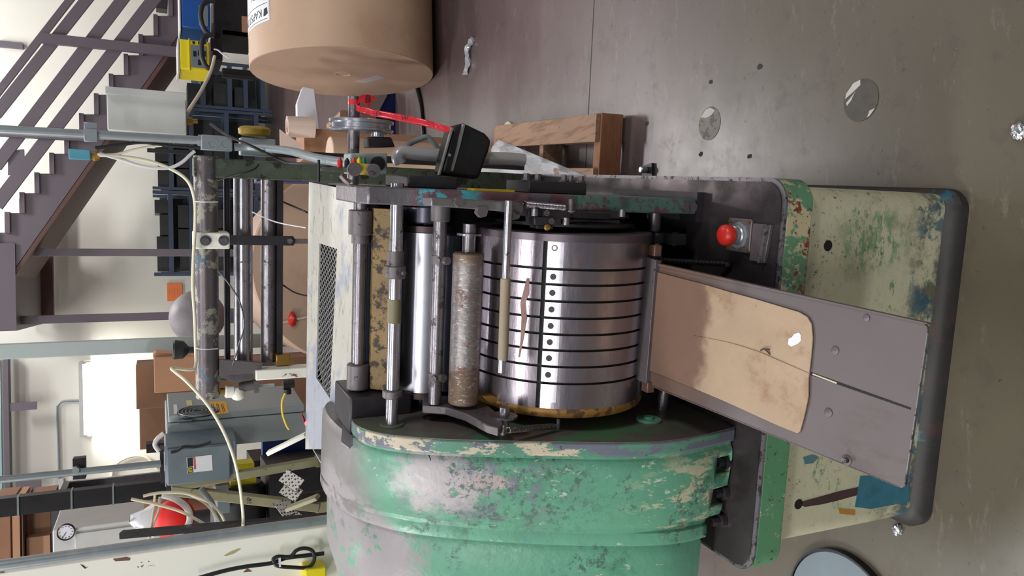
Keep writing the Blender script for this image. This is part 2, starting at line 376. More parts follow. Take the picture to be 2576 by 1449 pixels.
t.over(t.thr(t.noise(90, 6, .75, loc=(3, 3, 1)), .68, .70), srgb(60, 54, 48), .6)
HOOD = t.bump(40, .4).done()
t = MT('plate_steel_board', srgb(106, 96, 96), .44, .25); t.vary(4, .12)
t.over(t.near((-.30, .13, .7), .14, .10, (.6, 1, 1), .1, 12), srgb(112, 84, 66), .5, .2, fac=.75)
t.over(t.thr(t.noise(12, 8, .7, (1, .3, 1)), .56, .66), srgb(96, 82, 80), .45, fac=.6); BOARD = t.rvar(10, .12).bump(60, .1).done()
t = MT('stained_cardboard', srgb(178, 150, 124), .85); t.vary(8, .10)
t.over(t.thr(t.noise(7, 7, .7, loc=(3, 3, 3)), .52, .66), srgb(138, 104, 76), fac=.8); t.over(t.thr(t.noise(60, 6, .75), .66, .69), srgb(96, 70, 50)); CARDS = t.bump(20, .5, dist=.004).done()
t = MT('kraft_paper', srgb(194, 162, 136), .5); t.vary(2.2, .07); t.over(t.thr(t.noise(3, 5, .6), .5, .7), srgb(176, 136, 106), fac=.5); KRAFT = t.bump(6, .12).done()
t = MT('kraft_roll_end', srgb(182, 152, 130), .6); t.vary(2.2, .06); t.over(t.thr(t.noise(2.2, 5, .6, loc=(0, 1, 0)), .5, .72), srgb(160, 128, 108), fac=.6); KRAFTE = t.done()
CARTON = flat('carton_board', (172, 128, 98), .8, v=.06, sc=4)
CARTOND = flat('carton_brown', (134, 98, 74), .8, v=.1, sc=4)
t = MT('red_enamel', srgb(206, 44, 36), .32); RED = t.vary(30, .05).done()
ZINC = MT('galvanised', srgb(170, 176, 180), .36, .75).vary(24, .14).done()
ZINCD = MT('dull_galvanised', srgb(142, 150, 154), .45, .5).vary(24, .12).done()
CHROME = MT('chrome_bar', srgb(188, 184, 184), .34, .35).rvar(20, .1).done()
GREYBOX = MT('grey_enclosure', srgb(150, 158, 160), .42).vary(4, .06).done()
GREYBLU = MT('blue_grey_enclosure', srgb(112, 124, 132), .42).vary(6, .10).done()
LTGREY = MT('light_grey_box', srgb(190, 189, 186), .5).vary(6, .08).bump(20, .1).done()
STAIR = MT('stair_paint', srgb(98, 90, 97), .5).vary(3, .06).done()
STAIRR = MT('stair_primer', srgb(88, 62, 56), .6).vary(3, .1).done()
SHELF = MT('shelf_blue_grey', srgb(84, 98, 118), .45, .2).vary(8, .1).done()
SHELFD = MT('shelf_contents', srgb(64, 66, 68), .4).vary(3, .4).done()
POSTC = MT('pale_post', srgb(166, 176, 174), .45).vary(4, .08).done()
BLUE = MT('blue_panel', srgb(32, 84, 160), .35).vary(8, .1).done()
NAVY = MT('navy_frame', srgb(24, 44, 104), .35).vary(8, .1).done()
YEL = MT('yellow_panel', srgb(234, 214, 28), .4).vary(8, .06).done()
WHITE = MT('white_panel', srgb(222, 220, 228), .5).done()
HOSE = MT('cream_hose', srgb(224, 216, 190), .4).vary(30, .05).done()
HOSEW = MT('white_hose', srgb(212, 208, 206), .4).done()
RUBBER = MT('black_rubber', srgb(30, 31, 34), .45).done()
INK = MT('black_ink', srgb(28, 28, 32), .6).done()
LABELW = MT('white_label', srgb(228, 228, 232), .5).done()
LABELO = MT('orange_label', srgb(232, 168, 44), .5).done()
ORANGE = MT('orange_paper', srgb(236, 128, 72), .6).done()
TAPER = MT('red_barrier_tape', srgb(214, 40, 52), .2, coat=.5)
TAPER = TAPER.bump(40, .6, dist=.004).done()
FOIL = MT('crumpled_foil', srgb(222, 224, 228), .16, .95).bump(60, .8, dist=.006).done()
BRASS = MT('brass', srgb(176, 138, 70), .35, .8).vary(20, .2).done()
WOOD = MT('pallet_wood', srgb(158, 126, 102), .75); WOOD.vary(3, .12, stretch=(1, 1, 1))
WOOD.over(WOOD.thr(WOOD.noise(10, 6, .6, (5, .6, 5)), .5, .6), srgb(124, 94, 74), fac=.7); WOOD.over(WOOD.thr(WOOD.noise(50, 4, .6), .70, .71), srgb(50, 36, 28)); WOOD = WOOD.done()
WOODO = MT('pallet_wood_orange', srgb(146, 98, 68), .7); WOODO.over(WOODO.thr(WOODO.noise(14, 6, .6, (.5, 4, 6)), .5, .6), srgb(124, 80, 54), fac=.7); WOODO = WOODO.done()
WOODSH = MT('pallet_wood_shaded', srgb(92, 74, 64), .8).vary(20, .25).done()  # darker copy of the pallet wood, shadow under the deck put into the colour
FILM = MT('stretch_film', srgb(236, 236, 240), .12); FILM.bump(26, 1., 4, (1, .25, 1), .01); FILM = FILM.done(alpha=.5)
OLIVE = MT('khaki_frame', srgb(150, 146, 116), .5).vary(10, .12); OLIVE.over(OLIVE.thr(OLIVE.noise(20, 8, .75), .60, .62), srgb(60, 56, 46), .6); OLIVE = OLIVE.done()
t = MT('mottled_tube_paint', srgb(104, 95, 98), .38, .35); t.vary(12, .15)
t.over(t.thr(t.noise(15, 9, .75), .52, .535), srgb(160, 156, 142), .5, 0); t.over(t.thr(t.noise(14, 8, .7, loc=(3, 3, 3)), .62, .635), srgb(74, 104, 120), .5, 0)
t.over(t.thr(t.noise(60, 6, .7), .66, .68), srgb(40, 32, 30), .6); TUBEP = t.bump(40, .5).done()
t = MT('green_black_frame', srgb(74, 82, 68), .5, .2); t.vary(12, .25); t.over(t.thr(t.noise(22, 9, .75), .61, .63), srgb(140, 138, 118), .5, 0); t.over(t.thr(t.noise(26, 8, .7, loc=(2, 2, 2)), .50, .60), srgb(42, 38, 34), .5); FRAMEG = t.bump(40, .4).done()
t = MT('cream_beam', srgb(236, 232, 220), .5); t.vary(3, .05); t.over(t.thr(t.noise(13, 8, .7, (1, 1, .6)), .68, .69), srgb(110, 86, 70), .6); t.over(t.thr(t.noise(9, 7, .7, loc=(4, 4, 4)), .66, .70), srgb(170, 156, 112), .6, fac=.7); BEAMC = t.done()
t = MT('dark_sleeve', srgb(148, 134, 112), .6); SLEEVE = t.vary(20, .1).done()
TEAL = MT('teal_valve', srgb(84, 152, 172), .4).vary(20, .1).done()
GLASS = MT('window_glass', srgb(170, 200, 205), .1).done(alpha=.85)
# ------------------------------------------------------------------ the place
t = MT('concrete_floor', srgb(98, 83, 83), .33)
t.vary(.8, .10); t.vary(6, .06)
sx = t.n.new('ShaderNodeSeparateXYZ'); t.l.new(t.tc.outputs['Object'], sx.inputs[0])
J0, J1 = atZ(1495, 0), atZ(1480, 290)
jd = (J1-J0)/np.linalg.norm(J1-J0); jn = (-jd[1], jd[0])
near_floor = t.math('SUBTRACT', 1., t.thr(t.math('ADD', sx.outputs[1], t.math('MULTIPLY', t.noise(1.2, 3, .5), .8)), 1.9, 2.9))
t.over(near_floor, srgb(88, 82, 64), .40, fac=.85)
t.over(t.thr(sx.outputs[1], 3.2, 6.5), srgb(98, 76, 72), .40, fac=.5)
t.over(t.thr(t.noise(2.2, 8, .7, loc=(3, 1, 0)), .52, .70), srgb(86, 76, 68), .5, fac=.5)
t.over(t.thr(t.noise(40, 7, .75), .645, .66), srgb(52, 44, 40), .6)
t.over(t.thr(t.noise(9, 9, .8, loc=(2, 9, 0)), .52, .62), srgb(78, 66, 60), .5, fac=.45)
t.over(t.thr(t.noise(5, 9, .8, (1, 3, 1), loc=(6, 1, 0)), .56, .64), srgb(140, 130, 124), .4, fac=.3)
t.over(t.thr(t.noise(70, 5, .7, loc=(5, 5, 0)), .72, .73), srgb(168, 158, 150), .6)
jdist = t.math('ABSOLUTE', t.math('ADD', t.math('ADD', t.math('MULTIPLY', sx.outputs[0], jn[0]), t.math('MULTIPLY', sx.outputs[1], jn[1])), -(jn[0]*J0[0]+jn[1]*J0[1])))
t.over(t.math('SUBTRACT', 1., t.thr(jdist, .003, .005)), srgb(40, 36, 34), .8)
t.b.inputs['Coat Weight'].default_value = .24; t.b.inputs['Coat Roughness'].default_value = .24
FLOORM = t.rvar(5, .12).bump(30, .12, 8).done()
WALLM = MT('painted_wall', srgb(214, 211, 200), .6).vary(1.2, .04).done()
WY = 12.4
b = MB(); b.add([(-9, -3, 0), (9, -3, 0), (9, WY, 0), (-9, WY, 0)], [(0, 1, 2, 3)])
fl = b.build('floor', FLOORM); fl['kind'] = 'structure'
fl.matrix_world = Matrix.Identity(4)
for v in fl.data.vertices: v.co = (v.co.x, v.co.y + 4.7, 0)
b = MB(); b.box(-9, 9, WY, WY+.2, 0, 6.4); b.build('wall_back', WALLM)['kind'] = 'structure'
b = MB(); b.box(9, 9.2, -3, WY+.2, 0, 6.4); b.build('wall_right', WALLM)['kind'] = 'structure'
b = MB(); b.box(-9.2, -9, -3, WY+.2, 0, 6.4); b.build('wall_left', WALLM)['kind'] = 'structure'
# ------------------------------------------------------------------ the press
press = thing('roller_press', 'worn green roller press with grooved steel drum and sloping delivery board', 'press', M=PM)
def part(name, mb, mat, parent=None, bevel=0., label=None, one=False, **k):
    first = None
    for m in ([mb] if one else mb.pieces()):
        o = m.build(name, mat, parent or press, bevel, **k)
        if label: o['label'] = label
        first = first or o
    return first
def B(): return MB(True)
def rrect(x0, x1, y0, y1, z, rs, n=7):
    """rounded rectangle ring, radii for corners (x0y0, x1y0, x1y1, x0y1)"""
    out = []
    for (cx, cy, a0, r) in ((x0, y0, 180, rs[0]), (x1, y0, 270, rs[1]), (x1, y1, 0, rs[2]), (x0, y1, 90, rs[3])):
        ox = cx + (r if cx == x0 else -r); oy = cy + (r if cy == y0 else -r)
        for i in range(n+1):
            a = math.radians(a0 + 90*i/n); out.append((ox + r*math.cos(a), oy + r*math.sin(a), z))
    return out
# pedestal
b = B(); b.loft([rrect(-.745, .0, .012, 1.02, z, (.045, .04, .04, .04)) for z in (.03, .44)]); ped = part('pedestal', b, CREAM, label='cream pedestal with chipped green and brown paint')
b = B(); b.loft([rrect(-.765+i, .012-i, -.012+i, 1.04-i, z, (.05, .05, .05, .05)) for z, i in ((.0, 0), (.022, .0), (.036, .008), (.044, .018), (.048, .03))]); part('plinth', b, SKIRT, label='dark oily plinth')
b = B()
for px in ((2082, 618), (2008, 1268)):
    q = pY(*px, .0125); b.cyl((q[0], .0135, q[2]), (q[0], .0112, q[2]), .011, n=20)
part('mounting_hole', b, BLACK, ped)
def patch(name, px, y, mat, parent, lab=None, th=.0012):
    b = B(); pts = [pY(a, c, y) for a, c in px]; b.prism(pts, (0, -th, 0)); return part(name, b, mat, parent, label=lab)
patch('paint_patch', [(2163, 1198), (2150, 1275), (2190, 1280), (2285, 1262), (2285, 1215), (2200, 1196)], .012, MT('blue_patch', srgb(52, 112, 130), .5).vary(30, .25).done(), ped, 'blue paint patch')
patch('rust_streak', [(2016, 1262), (2060, 1250), (2110, 1236), (2160, 1225), (2165, 1243), (2115, 1257), (2070, 1268), (2025, 1275), (2010, 1270)], .0118, MT('streak', srgb(66, 46, 44), .6).vary(30, .3).done(), ped, 'dark brown streak', .0006)
patch('paint_patch', [(2108, 1278), (2150, 1283), (2150, 1296), (2112, 1292)], .012, MT('ochre_chip', srgb(176, 124, 48), .5).done(), ped, 'ochre paint chip', .0006)
patch('paint_patch', [(2020, 1150), (2045, 1143), (2060, 1150), (2045, 1165), (2024, 1168)], .012, MT('blue_chip', srgb(84, 118, 128), .5).done(), ped, 'dull blue paint chip', .0006)
# bed
b = B(); b.loft([rrect(-.79, .014, .002+i, 1.42, z, (.05, .05, .03, .03)) for z, i in ((.432, .012), (.438, .0), (.502, .0))]); bed = part('bed', b, BAND, label='green bed casting with blistered cream and red paint', bevel=.002)
b = B(); b.loft([rrect(-.79, .014, .002, 1.42, z, (.05, .05, .03, .03)) for z in (.502, .507)]); part('bed_edge', b, EDGE, bed)
b = B(); b.loft([rrect(-.782, .006, .011, 1.412, z, (.044, .044, .024, .024)) for z in (.507, .511)]); part('bed_plate', b, BEDTOP, bed, label='dark oily steel bed plate')
ZB = .511
# housing: loft of profiles along X
def resamp(P, n):
    P = [Vector((0, p[0], p[1])) for p in P]; L = [0]
    for i in range(1, len(P)): L.append(L[-1] + (P[i]-P[i-1]).length)
    out = []
    for k in range(n):
        s = L[-1]*k/(n-1); i = max(j for j in range(len(L)) if L[j] <= s+1e-9); i = min(i, len(P)-2)
        out.append(P[i].lerp(P[i+1], (s-L[i])/(L[i+1]-L[i])))
    return [(q.y, q.z) for q in out]
def smoothp(P, it=2):
    for _ in range(it):
        Q = [P[0]]
        for a, c in zip(P[:-1], P[1:]): Q += [(a[0]*.75+c[0]*.25, a[1]*.75+c[1]*.25), (a[0]*.25+c[0]*.75, a[1]*.25+c[1]*.75)]
        P = Q + [P[-1]]
    return P
PA = [(.080, .513), (.060, .60), (.048, .69), (.062, .78), (.111, .915), (.150, 1.02), (.190, 1.12), (.235, 1.195), (.285, 1.238), (.34, 1.252), (.39, 1.235), (.42, 1.17), (.44, 1.05), (.70, .9), (.72, .513)]
PB = [(.082, .513), (.063, .60), (.052, .69), (.066, .78), (.118, .915), (.160, 1.02), (.202, 1.12), (.26, 1.20), (.33, 1.245), (.43, 1.262), (.54, 1.268), (.63, 1.25), (.66, 1.18), (.72, .95), (.74, .513)]
PCc = [(.088, .53), (.078, .60), (.078, .68), (.118, .82), (.178, .955), (.232, 1.055), (.278, 1.125), (.33, 1.185), (.39, 1.235), (.50, 1.262), (.60, 1.262), (.67, 1.235), (.70, 1.17), (.74, .95), (.76, .53)]
PD = [(.098, .56), (.090, .62), (.100, .69), (.150, .83), (.215, .965), (.27, 1.065), (.315, 1.13), (.36, 1.175), (.43, 1.22), (.53, 1.245), (.62, 1.245), (.69, 1.22), (.72, 1.16), (.76, .95), (.78, .56)]
def prof(P, off, n=90):
    P = resamp(smoothp(P), n); out = []
    for i, (y, z) in enumerate(P):
        a = P[max(i-1, 0)]; c = P[min(i+1, n-1)]; d = Vector((c[0]-a[0], c[1]-a[1])).normalized()
        out.append((y + d.y*off, max(z - d.x*off, P[0][1])))
    return out
def mix(P, Q, t): return [(a[0]+(c[0]-a[0])*t, a[1]+(c[1]-a[1])*t) for a, c in zip(P, Q)]
def ringx(P, X): return [(X, y, z) for y, z in P]
a, c, d, e = prof(PA, 0), prof(PB, 0), prof(PCc, 0), prof(PD, 0)
def loftcast(lst):
    b = B(); b.loft([ringx(P, X) for X, P in lst]); return b
rim = part('housing_rim', loftcast([(-.500, a), (-.524, a), (-.5275, prof(PA, .004))]), RIM, bevel=.003, label='flaked grey and green rim')
hs = loftcast([(-.5275, prof(PA, .009)), (-.533, prof(PA, .009)), (-.536, prof(PB, .007)), (-.545, prof(PB, .0015)), (-.56, c), (-.62, mix(c, d, .3)), (-.675, mix(c, d, .78)), (-.688, mix(c, d, 1.0)), (-.692, prof(PCc, .006)), (-.703, prof(PCc, .010)),
    (-.706, prof(PD, -.012)), (-.722, prof(PD, -.013)), (-.733, prof(PD, -.009)), (-.735, prof(PD, -.002))])
house = part('gear_housing', hs, GREEN, label='chipped green gear housing', ang=28)
# bolt pockets cut through the front lower edge
def cut(target, cutter_mb):
    cb = cutter_mb.build('cutter', BLACK); md = target.modifiers.new('cut', 'BOOLEAN'); md.object = cb; md.solver = 'EXACT'; md.use_self = True; md.use_hole_tolerant = True
    bpy.context.view_layer.update(); dg = bpy.context.evaluated_depsgraph_get(); me = bpy.data.meshes.new_from_object(target.evaluated_get(dg))
    target.modifiers.remove(md); target.data = me; bpy.data.objects.remove(cb)
pk = []
for px in ((1812, 1166), (1812, 1243), (1820, 1312)):
    q = pY(*px, .09); pk.append(q)
try:
    b = B()
    for q in pk: b.cyl((q[0], .098, .518), (q[0], .098, .562), .021, n=20)
    for q in pk: b.box(q[0]-.0205, q[0]+.0205, .02, .097, .5185, .5615)
    bpy.context.view_layer.update(); cut(house, b)
except Exception as ex: print('pocket', ex)
b = B()
for q in pk: b.cyl((q[0], .096, .512), (q[0], .096, .541), .010, n=6); b.cyl((q[0], .096, .512), (q[0], .096, .524), .016, n=16)
part('hold_down_bolt', b, DARK, house)
cov = part('gear_cover', loftcast([(-.735, prof(PD, .004)), (-.738, prof(PD, .007)), (-.742, prof(PD, .006)), (-.748, prof(PD, .003)), (-.86, prof(PD, .004)), (-.95, prof(PD, .03)), (-.985, prof(PD, .07))]), GREEN, bevel=.003, label='green outer gear cover')
b = B()
pts = [p for p in resamp(smoothp(PA), 300) if p[1] > .52]
sy, sz = min(pts, key=lambda p: abs(p[1]-1.150))
b.bar((-.4995, sy-.001, sz), (-.4995, sy+.10, sz+.075), .0012, .0016, (1, 0, 0)); b.bar((-.50, sy-.0012, sz-.001), (-.525, sy-.0012, sz-.001), .0016, .0012)
part('casting_seam', b, BLACK, rim)
def syz(P, z0):
    k = min((i for i in range(len(P)) if P[i][0] < .45), key=lambda i: abs(P[i][1]-z0)); return P[k]
b = B(); pts_ = []
for X, P in ((-.536, prof(PB, .007, 300)), (-.545, prof(PB, .0015, 300)), (-.56, prof(PCc, 0, 300)), (-.60, mix(prof(PCc, 0, 300), prof(PD, 0, 300), .2)), (-.64, mix(prof(PCc, 0, 300), prof(PD, 0, 300), .46)), (-.675, mix(prof(PCc, 0, 300), prof(PD, 0, 300), .78))):
    yy, zz0 = syz(P, 1.128); pts_.append((X, yy, zz0))
b.tube(pts_, .0011, 6, 0); part('casting_seam', b, BLACK, house)
ia = resamp(smoothp(PA), 120)
b = B(); b.prism([(-.500, y+.0035 if i < 50 else y, z-.001) for i, (y, z) in enumerate(ia)], (.0022, 0, 0)); inner = part('inner_cheek', b, INNER, rim, label='dark oily inner cheek')
# ---- right side frame
FX0, FX1 = -.068, -.036
fr = [(.245, .52), (.235, .60), (.225, .72), (.205, .80), (.205, .96), (.235, 1.06), (.255, 1.17), (.262, 1.20), (.262, 1.245), (.285, 1.262), (.46, 1.262), (.50, 1.2), (.56, .9), (.56, .52)]
b = B(); b.prism([(FX0, y, z) for y, z in fr], (FX1-FX0, 0, 0)); frame = part('side_frame', b, MAROON, bevel=.003, label='maroon and blue side frame plate')
b = B()
for z in (.56, .545): b.cyl((-.052, .232, z), (-.052, .246, z), .012, n=6)
for z, y in ((1.22, .27), (.90, .205), (.78, .208)): b.cyl((-.052, y-.006, z), (-.052, y+.004, z), .006, n=6)
part('frame_bolt', b, IRON, frame)
b = B(); b.box(-.085, -.02, .24, .58, ZB, .53); part('frame_foot', b, DARK, frame)
b = B(); q = pX(1300, 458, -.03); b.box(-.036, -.032, .262, .30, .955, 1.04); ys = part('warning_strip', b, YEL, frame)
b = B(); b.box(-.036, -.012, .25, .36, .80, .93)
part('clamp_bar', b, DARK, frame, bevel=.002)
b = B()
for z in (.925, .90, .84, .825, .80): b.cyl((-.012, .275, z), (.002, .275, z), .0065, n=6); b.cyl((-.012, .275, z), (-.008, .275, z), .009, n=14)
part('clamp_bolt', b, IRON, frame)
b = B(); b.box(-.036, -.012, .30, .46, 1.06, 1.16); part('bearing_block', b, DARK, frame, bevel=.003)
# ---- main drum
DY, DZ, DR = .325, .813, .190
XL, XR = -.455, -.112
GX = [float(pY(1450, y, .14)[0]) for y in (680, 719, 761, 803, 844, 884, 925, 967)]
def on_drum(x, y, r=DR):
    d = pray(x, y); oy, oz = PC[1]-DY, PC[2]-DZ
    A = d[1]**2+d[2]**2; Bq = 2*(oy*d[1]+oz*d[2]); Cq = oy*oy+oz*oz-r*r; D = Bq*Bq-4*A*Cq
    tq = (-Bq-math.sqrt(max(D, 0)))/(2*A); p = PC+d*tq; return p, math.atan2(p[2]-DZ, -(p[1]-DY))
pg, ag = on_drum(1368, 720); pg1, ag1 = on_drum(1355, 950)
AG = (ag+ag1)/2          # angle of the axial slot, measured from the front horizontal
half = .0042/DR
profx = [(XL, DR-.004), (XL+.004, DR)]
for g in sorted(GX): profx += [(g-.0024, DR), (g-.0024, DR-.009), (g+.0024, DR-.009), (g+.0024, DR)]
profx += [(XR-.002, DR), (XR, DR-.002)]
drum = None
b = B(); n = 150; rings = []
for X, r in profx:
    rings.append([(X, DY - r*math.cos(AG+half+(2*math.pi-2*half)*i/n), DZ + r*math.sin(AG+half+(2*math.pi-2*half)*i/n)) for i in range(n+1)])
b.loft(rings, closed=False, caps=False)
drum = part('drum', b, DRUM, label='grooved bare steel drum', solid=.0, ang=30)
b = B(); b.cyl((XL+.001, DY, DZ), (XR-.001, DY, DZ), DR-.0065, n=90); part('groove_shade_core', b, BLACK, drum)  # black core: shade in the grooves and slot put in as colour
b = B(); b.lathe((XL-.012, DY, DZ), (XL+.02, DY, DZ), [(0, DR-.03), (0, DR-.006), (.003, DR-.002), (.009, DR+.0012), (.016, DR+.0012), (.019, DR+.0002), (.0195, DR-.006)], n=90); part('end_rim', b, GOLD, drum, label='rusty yellow end rim')
b = B(); b.lathe((XR-.012, DY, DZ), (XR+.005, DY, DZ), [(0, DR-.006), (0, DR+.0004), (.0135, DR+.0004), (.016, DR-.002), (.016, .06)], n=90); part('end_ring', b, MT('end_ring', srgb(108, 98, 104), .4, .8).vary(10, .15).done(), drum)
# gripper strip beside the slot
def arcstrip(b, X0, X1, a0, a1, r0, r1, n=6):
    rr = []
    for X in (X0, X1):
        rr.append([(X, DY-r1*math.cos(a0+(a1-a0)*i/n), DZ+r1*math.sin(a0+(a1-a0)*i/n)) for i in range(n+1)] + [(X, DY-r0*math.cos(a0+(a1-a0)*i/n), DZ+r0*math.sin(a0+(a1-a0)*i/n)) for i in range(n, -1, -1)])
    return b.loft(rr)
STRIP = MT('strip_steel', srgb(190, 184, 192), .28, .92).vary(9, .14).rvar(30, .15).done()
w0 = AG-half-.0015; w1 = on_drum(1410, 800)[1]
edges = [XL+.02] + sorted(GX) + [XR-.013]
for i in range(len(edges)-1):
    b = B(); x0 = edges[i]+(.0026 if i else 0); x1 = edges[i+1]-(.0026 if i < len(edges)-2 else 0)
    arcstrip(b, x0, x1, w1, w0, DR-.004, DR+.0007); part('gripper_strip', b, STRIP, drum)
b = B(); am = (w0*.58+w1*.42)
for i in range(1, 8):
    x = (edges[i]+edges[i+1])/2; q = Vector((0, -math.cos(am), math.sin(am)))
    p = Vector((x, DY, DZ)) + q*(DR-.003); b.cyl(p, p+q*.0042, .0060, n=20)
part('strip_hole', b, MT('hole_dark', srgb(62, 56, 62), .5, .4).done(), drum)
q = Vector((0, -math.cos(am), math.sin(am))); p = Vector((XR-.024, DY, DZ)) + q*(DR-.001)
b = B(); b.lathe(p, p+q*.003, [(0, .006), (.002, .006), (.002, .0035), (.0005, .0035)], n=18); part('socket_screw', b, IRON, drum)
b = B(); arcstrip(b, XL+.02, XR-.013, w1-.0012, w1+.0, DR-.003, DR+.0009); part('strip_seam', b, DARK, drum)
b = B()
pr = [on_drum(*u)[0] for u in ((1325, 700), (1332, 700), (1331, 740), (1322, 760), (1326, 800), (1318, 850), (1308, 898), (1304, 900), (1309, 860), (1312, 800), (1309, 762), (1316, 735))]
b.prism([p + (p-A3(p[0], DY, DZ))/DR*.0002 for p in pr], (0, -.0004, .0004)); part('rust_mark', b, MT('rust_mark', srgb(112, 86, 82), .45, .6).vary(60, .3).done(), drum, label='brown rust streak')
b = B(); b.cyl((XL-.03, DY, DZ), (-.50, DY, DZ), .05); b.cyl((XR, DY, DZ), (FX0, DY, DZ), .035); part('drum_shaft', b, DARK, drum)
b = B(); b.lathe((XR+.006, DY, DZ), (FX0-.002, DY, DZ), [(0, .12), (.008, .15), (.014, .15), (.02, .12), (.026, .14), (.034, .14), (.035, .05)], n=60); part('gear_ring', b, BLK, drum)
# ---- rollers and cross rods
def P2(px, X):
    q = pX(*px, X); return q[1], q[2]
def rodX(name, px, Xref, x0, x1, r, mat, parent=None, ch=.001, **k):
    y, z = P2(px, Xref); b = B(); b.cyl((x0, y, z), (x1, y, z), r, n=28, ch=ch); o = part(name, b, mat, parent, **k); return o, y, z
cr, cy, cz = rodX('inking_roller', (1165, 1008), -.45, -.455, -.155, .0300, CORR, ch=.003, label='pitted brown and silver roller')
b = B(); b.cyl((-.155, cy, cz), (-.10, cy, cz), .013); b.cyl((-.122, cy, cz), (-.118, cy, cz), .024); part('roller_journal', b, SHAFT, cr)
b = B()
for x in (-.395, -.345, -.29, -.235, -.20): b.lathe((x, cy, cz), (x+.002, cy, cz), [(0, .0289), (.0012, .0289)], n=28)
part('roller_ring', b, DARK, cr)
d1, dy, dz = rodX('tie_rod', (1093, 1015), -.46, -.46, -.066, .0135, SHAFT)
b = B()
for px in ((1106, 655), (1096, 950)):
    x = pY(*px, dy-.01)[0]; b.cyl((x-.008, dy, dz), (x+.008, dy, dz), .0148); b.cyl((x, dy-.010, dz-.006), (x, dy-.022, dz-.010), .008, n=18); b.cyl((x, dy-.010, dz+.006), (x, dy-.018, dz+.010), .006, n=6)
part('rod_collar', b, IRON, d1)
b = B(); b.cyl((-.098, dy, dz), (-.066, dy, dz), .019, n=28, ch=.002); part('rod_boss', b, IRON, d1)
sy2 = .42; sz2 = float(pY(1066, 780, sy2)[2]); sc = part('transfer_cylinder', B().cyl((-.46, sy2, sz2), (-.125, sy2, sz2), .058, n=48, ch=.002), MT('satin_cylinder', srgb(204, 202, 210), .36, .9).rvar(20, .1).bump(60, .06).done(), label='bright polished cylinder')
q = pY(1132, 780, .37); part('rider_roller', B().cyl((-.455, .37, float(q[2])), (-.13, .37, float(q[2])), .020, n=28), MT('dark_roller', srgb(70, 72, 80), .35, .6).done(), label='dark roller between cylinder and pitted roller')
b = B(); b.cyl((-.472, sy2, sz2), (-.460, sy2, sz2), .0575, n=40); b.cyl((-.125, sy2, sz2), (-.113, sy2, sz2), .0585, n=40); part('cylinder_end', b, MT('brown_end', srgb(92, 76, 76), .45, .6).done(), sc)
b = B(); b.cyl((-.108, sy2, sz2), (-.073, sy2, sz2), .058, n=40, ch=.003); b.cyl((-.5, sy2, sz2), (-.462, sy2, sz2), .022); b.cyl((-.125, sy2, sz2), (-.05, sy2, sz2), .02); part('bearer_ring', b, MT('bearer', srgb(88, 86, 96), .3, .85).done(), sc, label='dark blue-grey bearer ring')
r1, ry, rz = rodX('tie_rod', (985, 1072), -.50, -.502, -.028, .0125, ROD)
b = B(); b.cyl((-.4985, ry, rz), (-.494, ry, rz), .024, n=32, ch=.001); part('rod_flange', b, INNER, r1)
def xa(px, y): return float(pY(*px, y)[0])
b = B(); x = xa((984, 990), ry); b.cyl((x-.008, ry, rz), (x+.008, ry, rz), .0195, n=28, ch=.002); part('rod_collar', b, IRON, r1)
b = B(); x0, x1 = xa((990, 700), ry), xa((990, 668), ry); b.cyl((x0, ry, rz), (x1, ry, rz), .0195, n=28, ch=.002); b.cyl((x1, ry, rz), (xa((990, 632), ry), ry, rz), .0155, n=28); b.cyl(((x0+x1)/2, ry, rz), ((x0+x1)/2, ry-.022, rz-.012), .004); part('rod_collar', b, IRON, r1)
b = B(); b.cyl((xa((990, 812), ry), ry, rz), (xa((990, 752), ry), ry, rz), .0134); part('tape_band', b, MT('olive_tape', srgb(120, 112, 84), .5).done(), r1, label='olive tape band')
t1, ty, tz = rodX('tie_rod', (900, 975), -.45, -.455, -.066, .0125, SHAFT)
b = B(); b.cyl((xa((905, 590), ty), ty, tz), (xa((905, 528), ty), ty, tz), .0245, n=28, ch=.002); b.cyl((xa((905, 612), ty), ty, tz), (xa((905, 590), ty), ty, tz), .018, n=28); part('coupling', b, IRON, t1)
b = B(); b.cyl((-.452, ty, tz), (xa((900, 915), ty), ty, tz), .023, n=28, ch=.002); part('coupling', b, IRON, t1)
b = B(); b.cyl((xa((905, 502), ty), ty, tz), (xa((905, 480), ty), ty, tz), .02, n=6); part('rod_nut', b, IRON, t1)
b = B(); b.box(-.53, -.455, ty-.055, ty+.09, tz-.10, tz+.028); part('bearing_box', b, DARK, t1, bevel=.004, label='dark bearing box')
# short rod with sleeve hanging in front of the drum
q0, q1 = pY(1279, 532, .155), pY(1262, 938, .155); zz = (q0[2]+q1[2])/2
sr = part('gauge_rod', B().cyl((q1[0], .155, q1[2]), (q0[0]+.02, .155, q0[2]), .0075, n=20, ch=.001), ROD)
u0, u1 = pY(1265, 905, .155), pY(1272, 700, .155)
part('sleeve', B().cyl((u0[0], .155, u0[2]), (u1[0], .155, u1[2]), .0095, n=20, ch=.001), SLEEVE, sr, label='tan rubber sleeve')
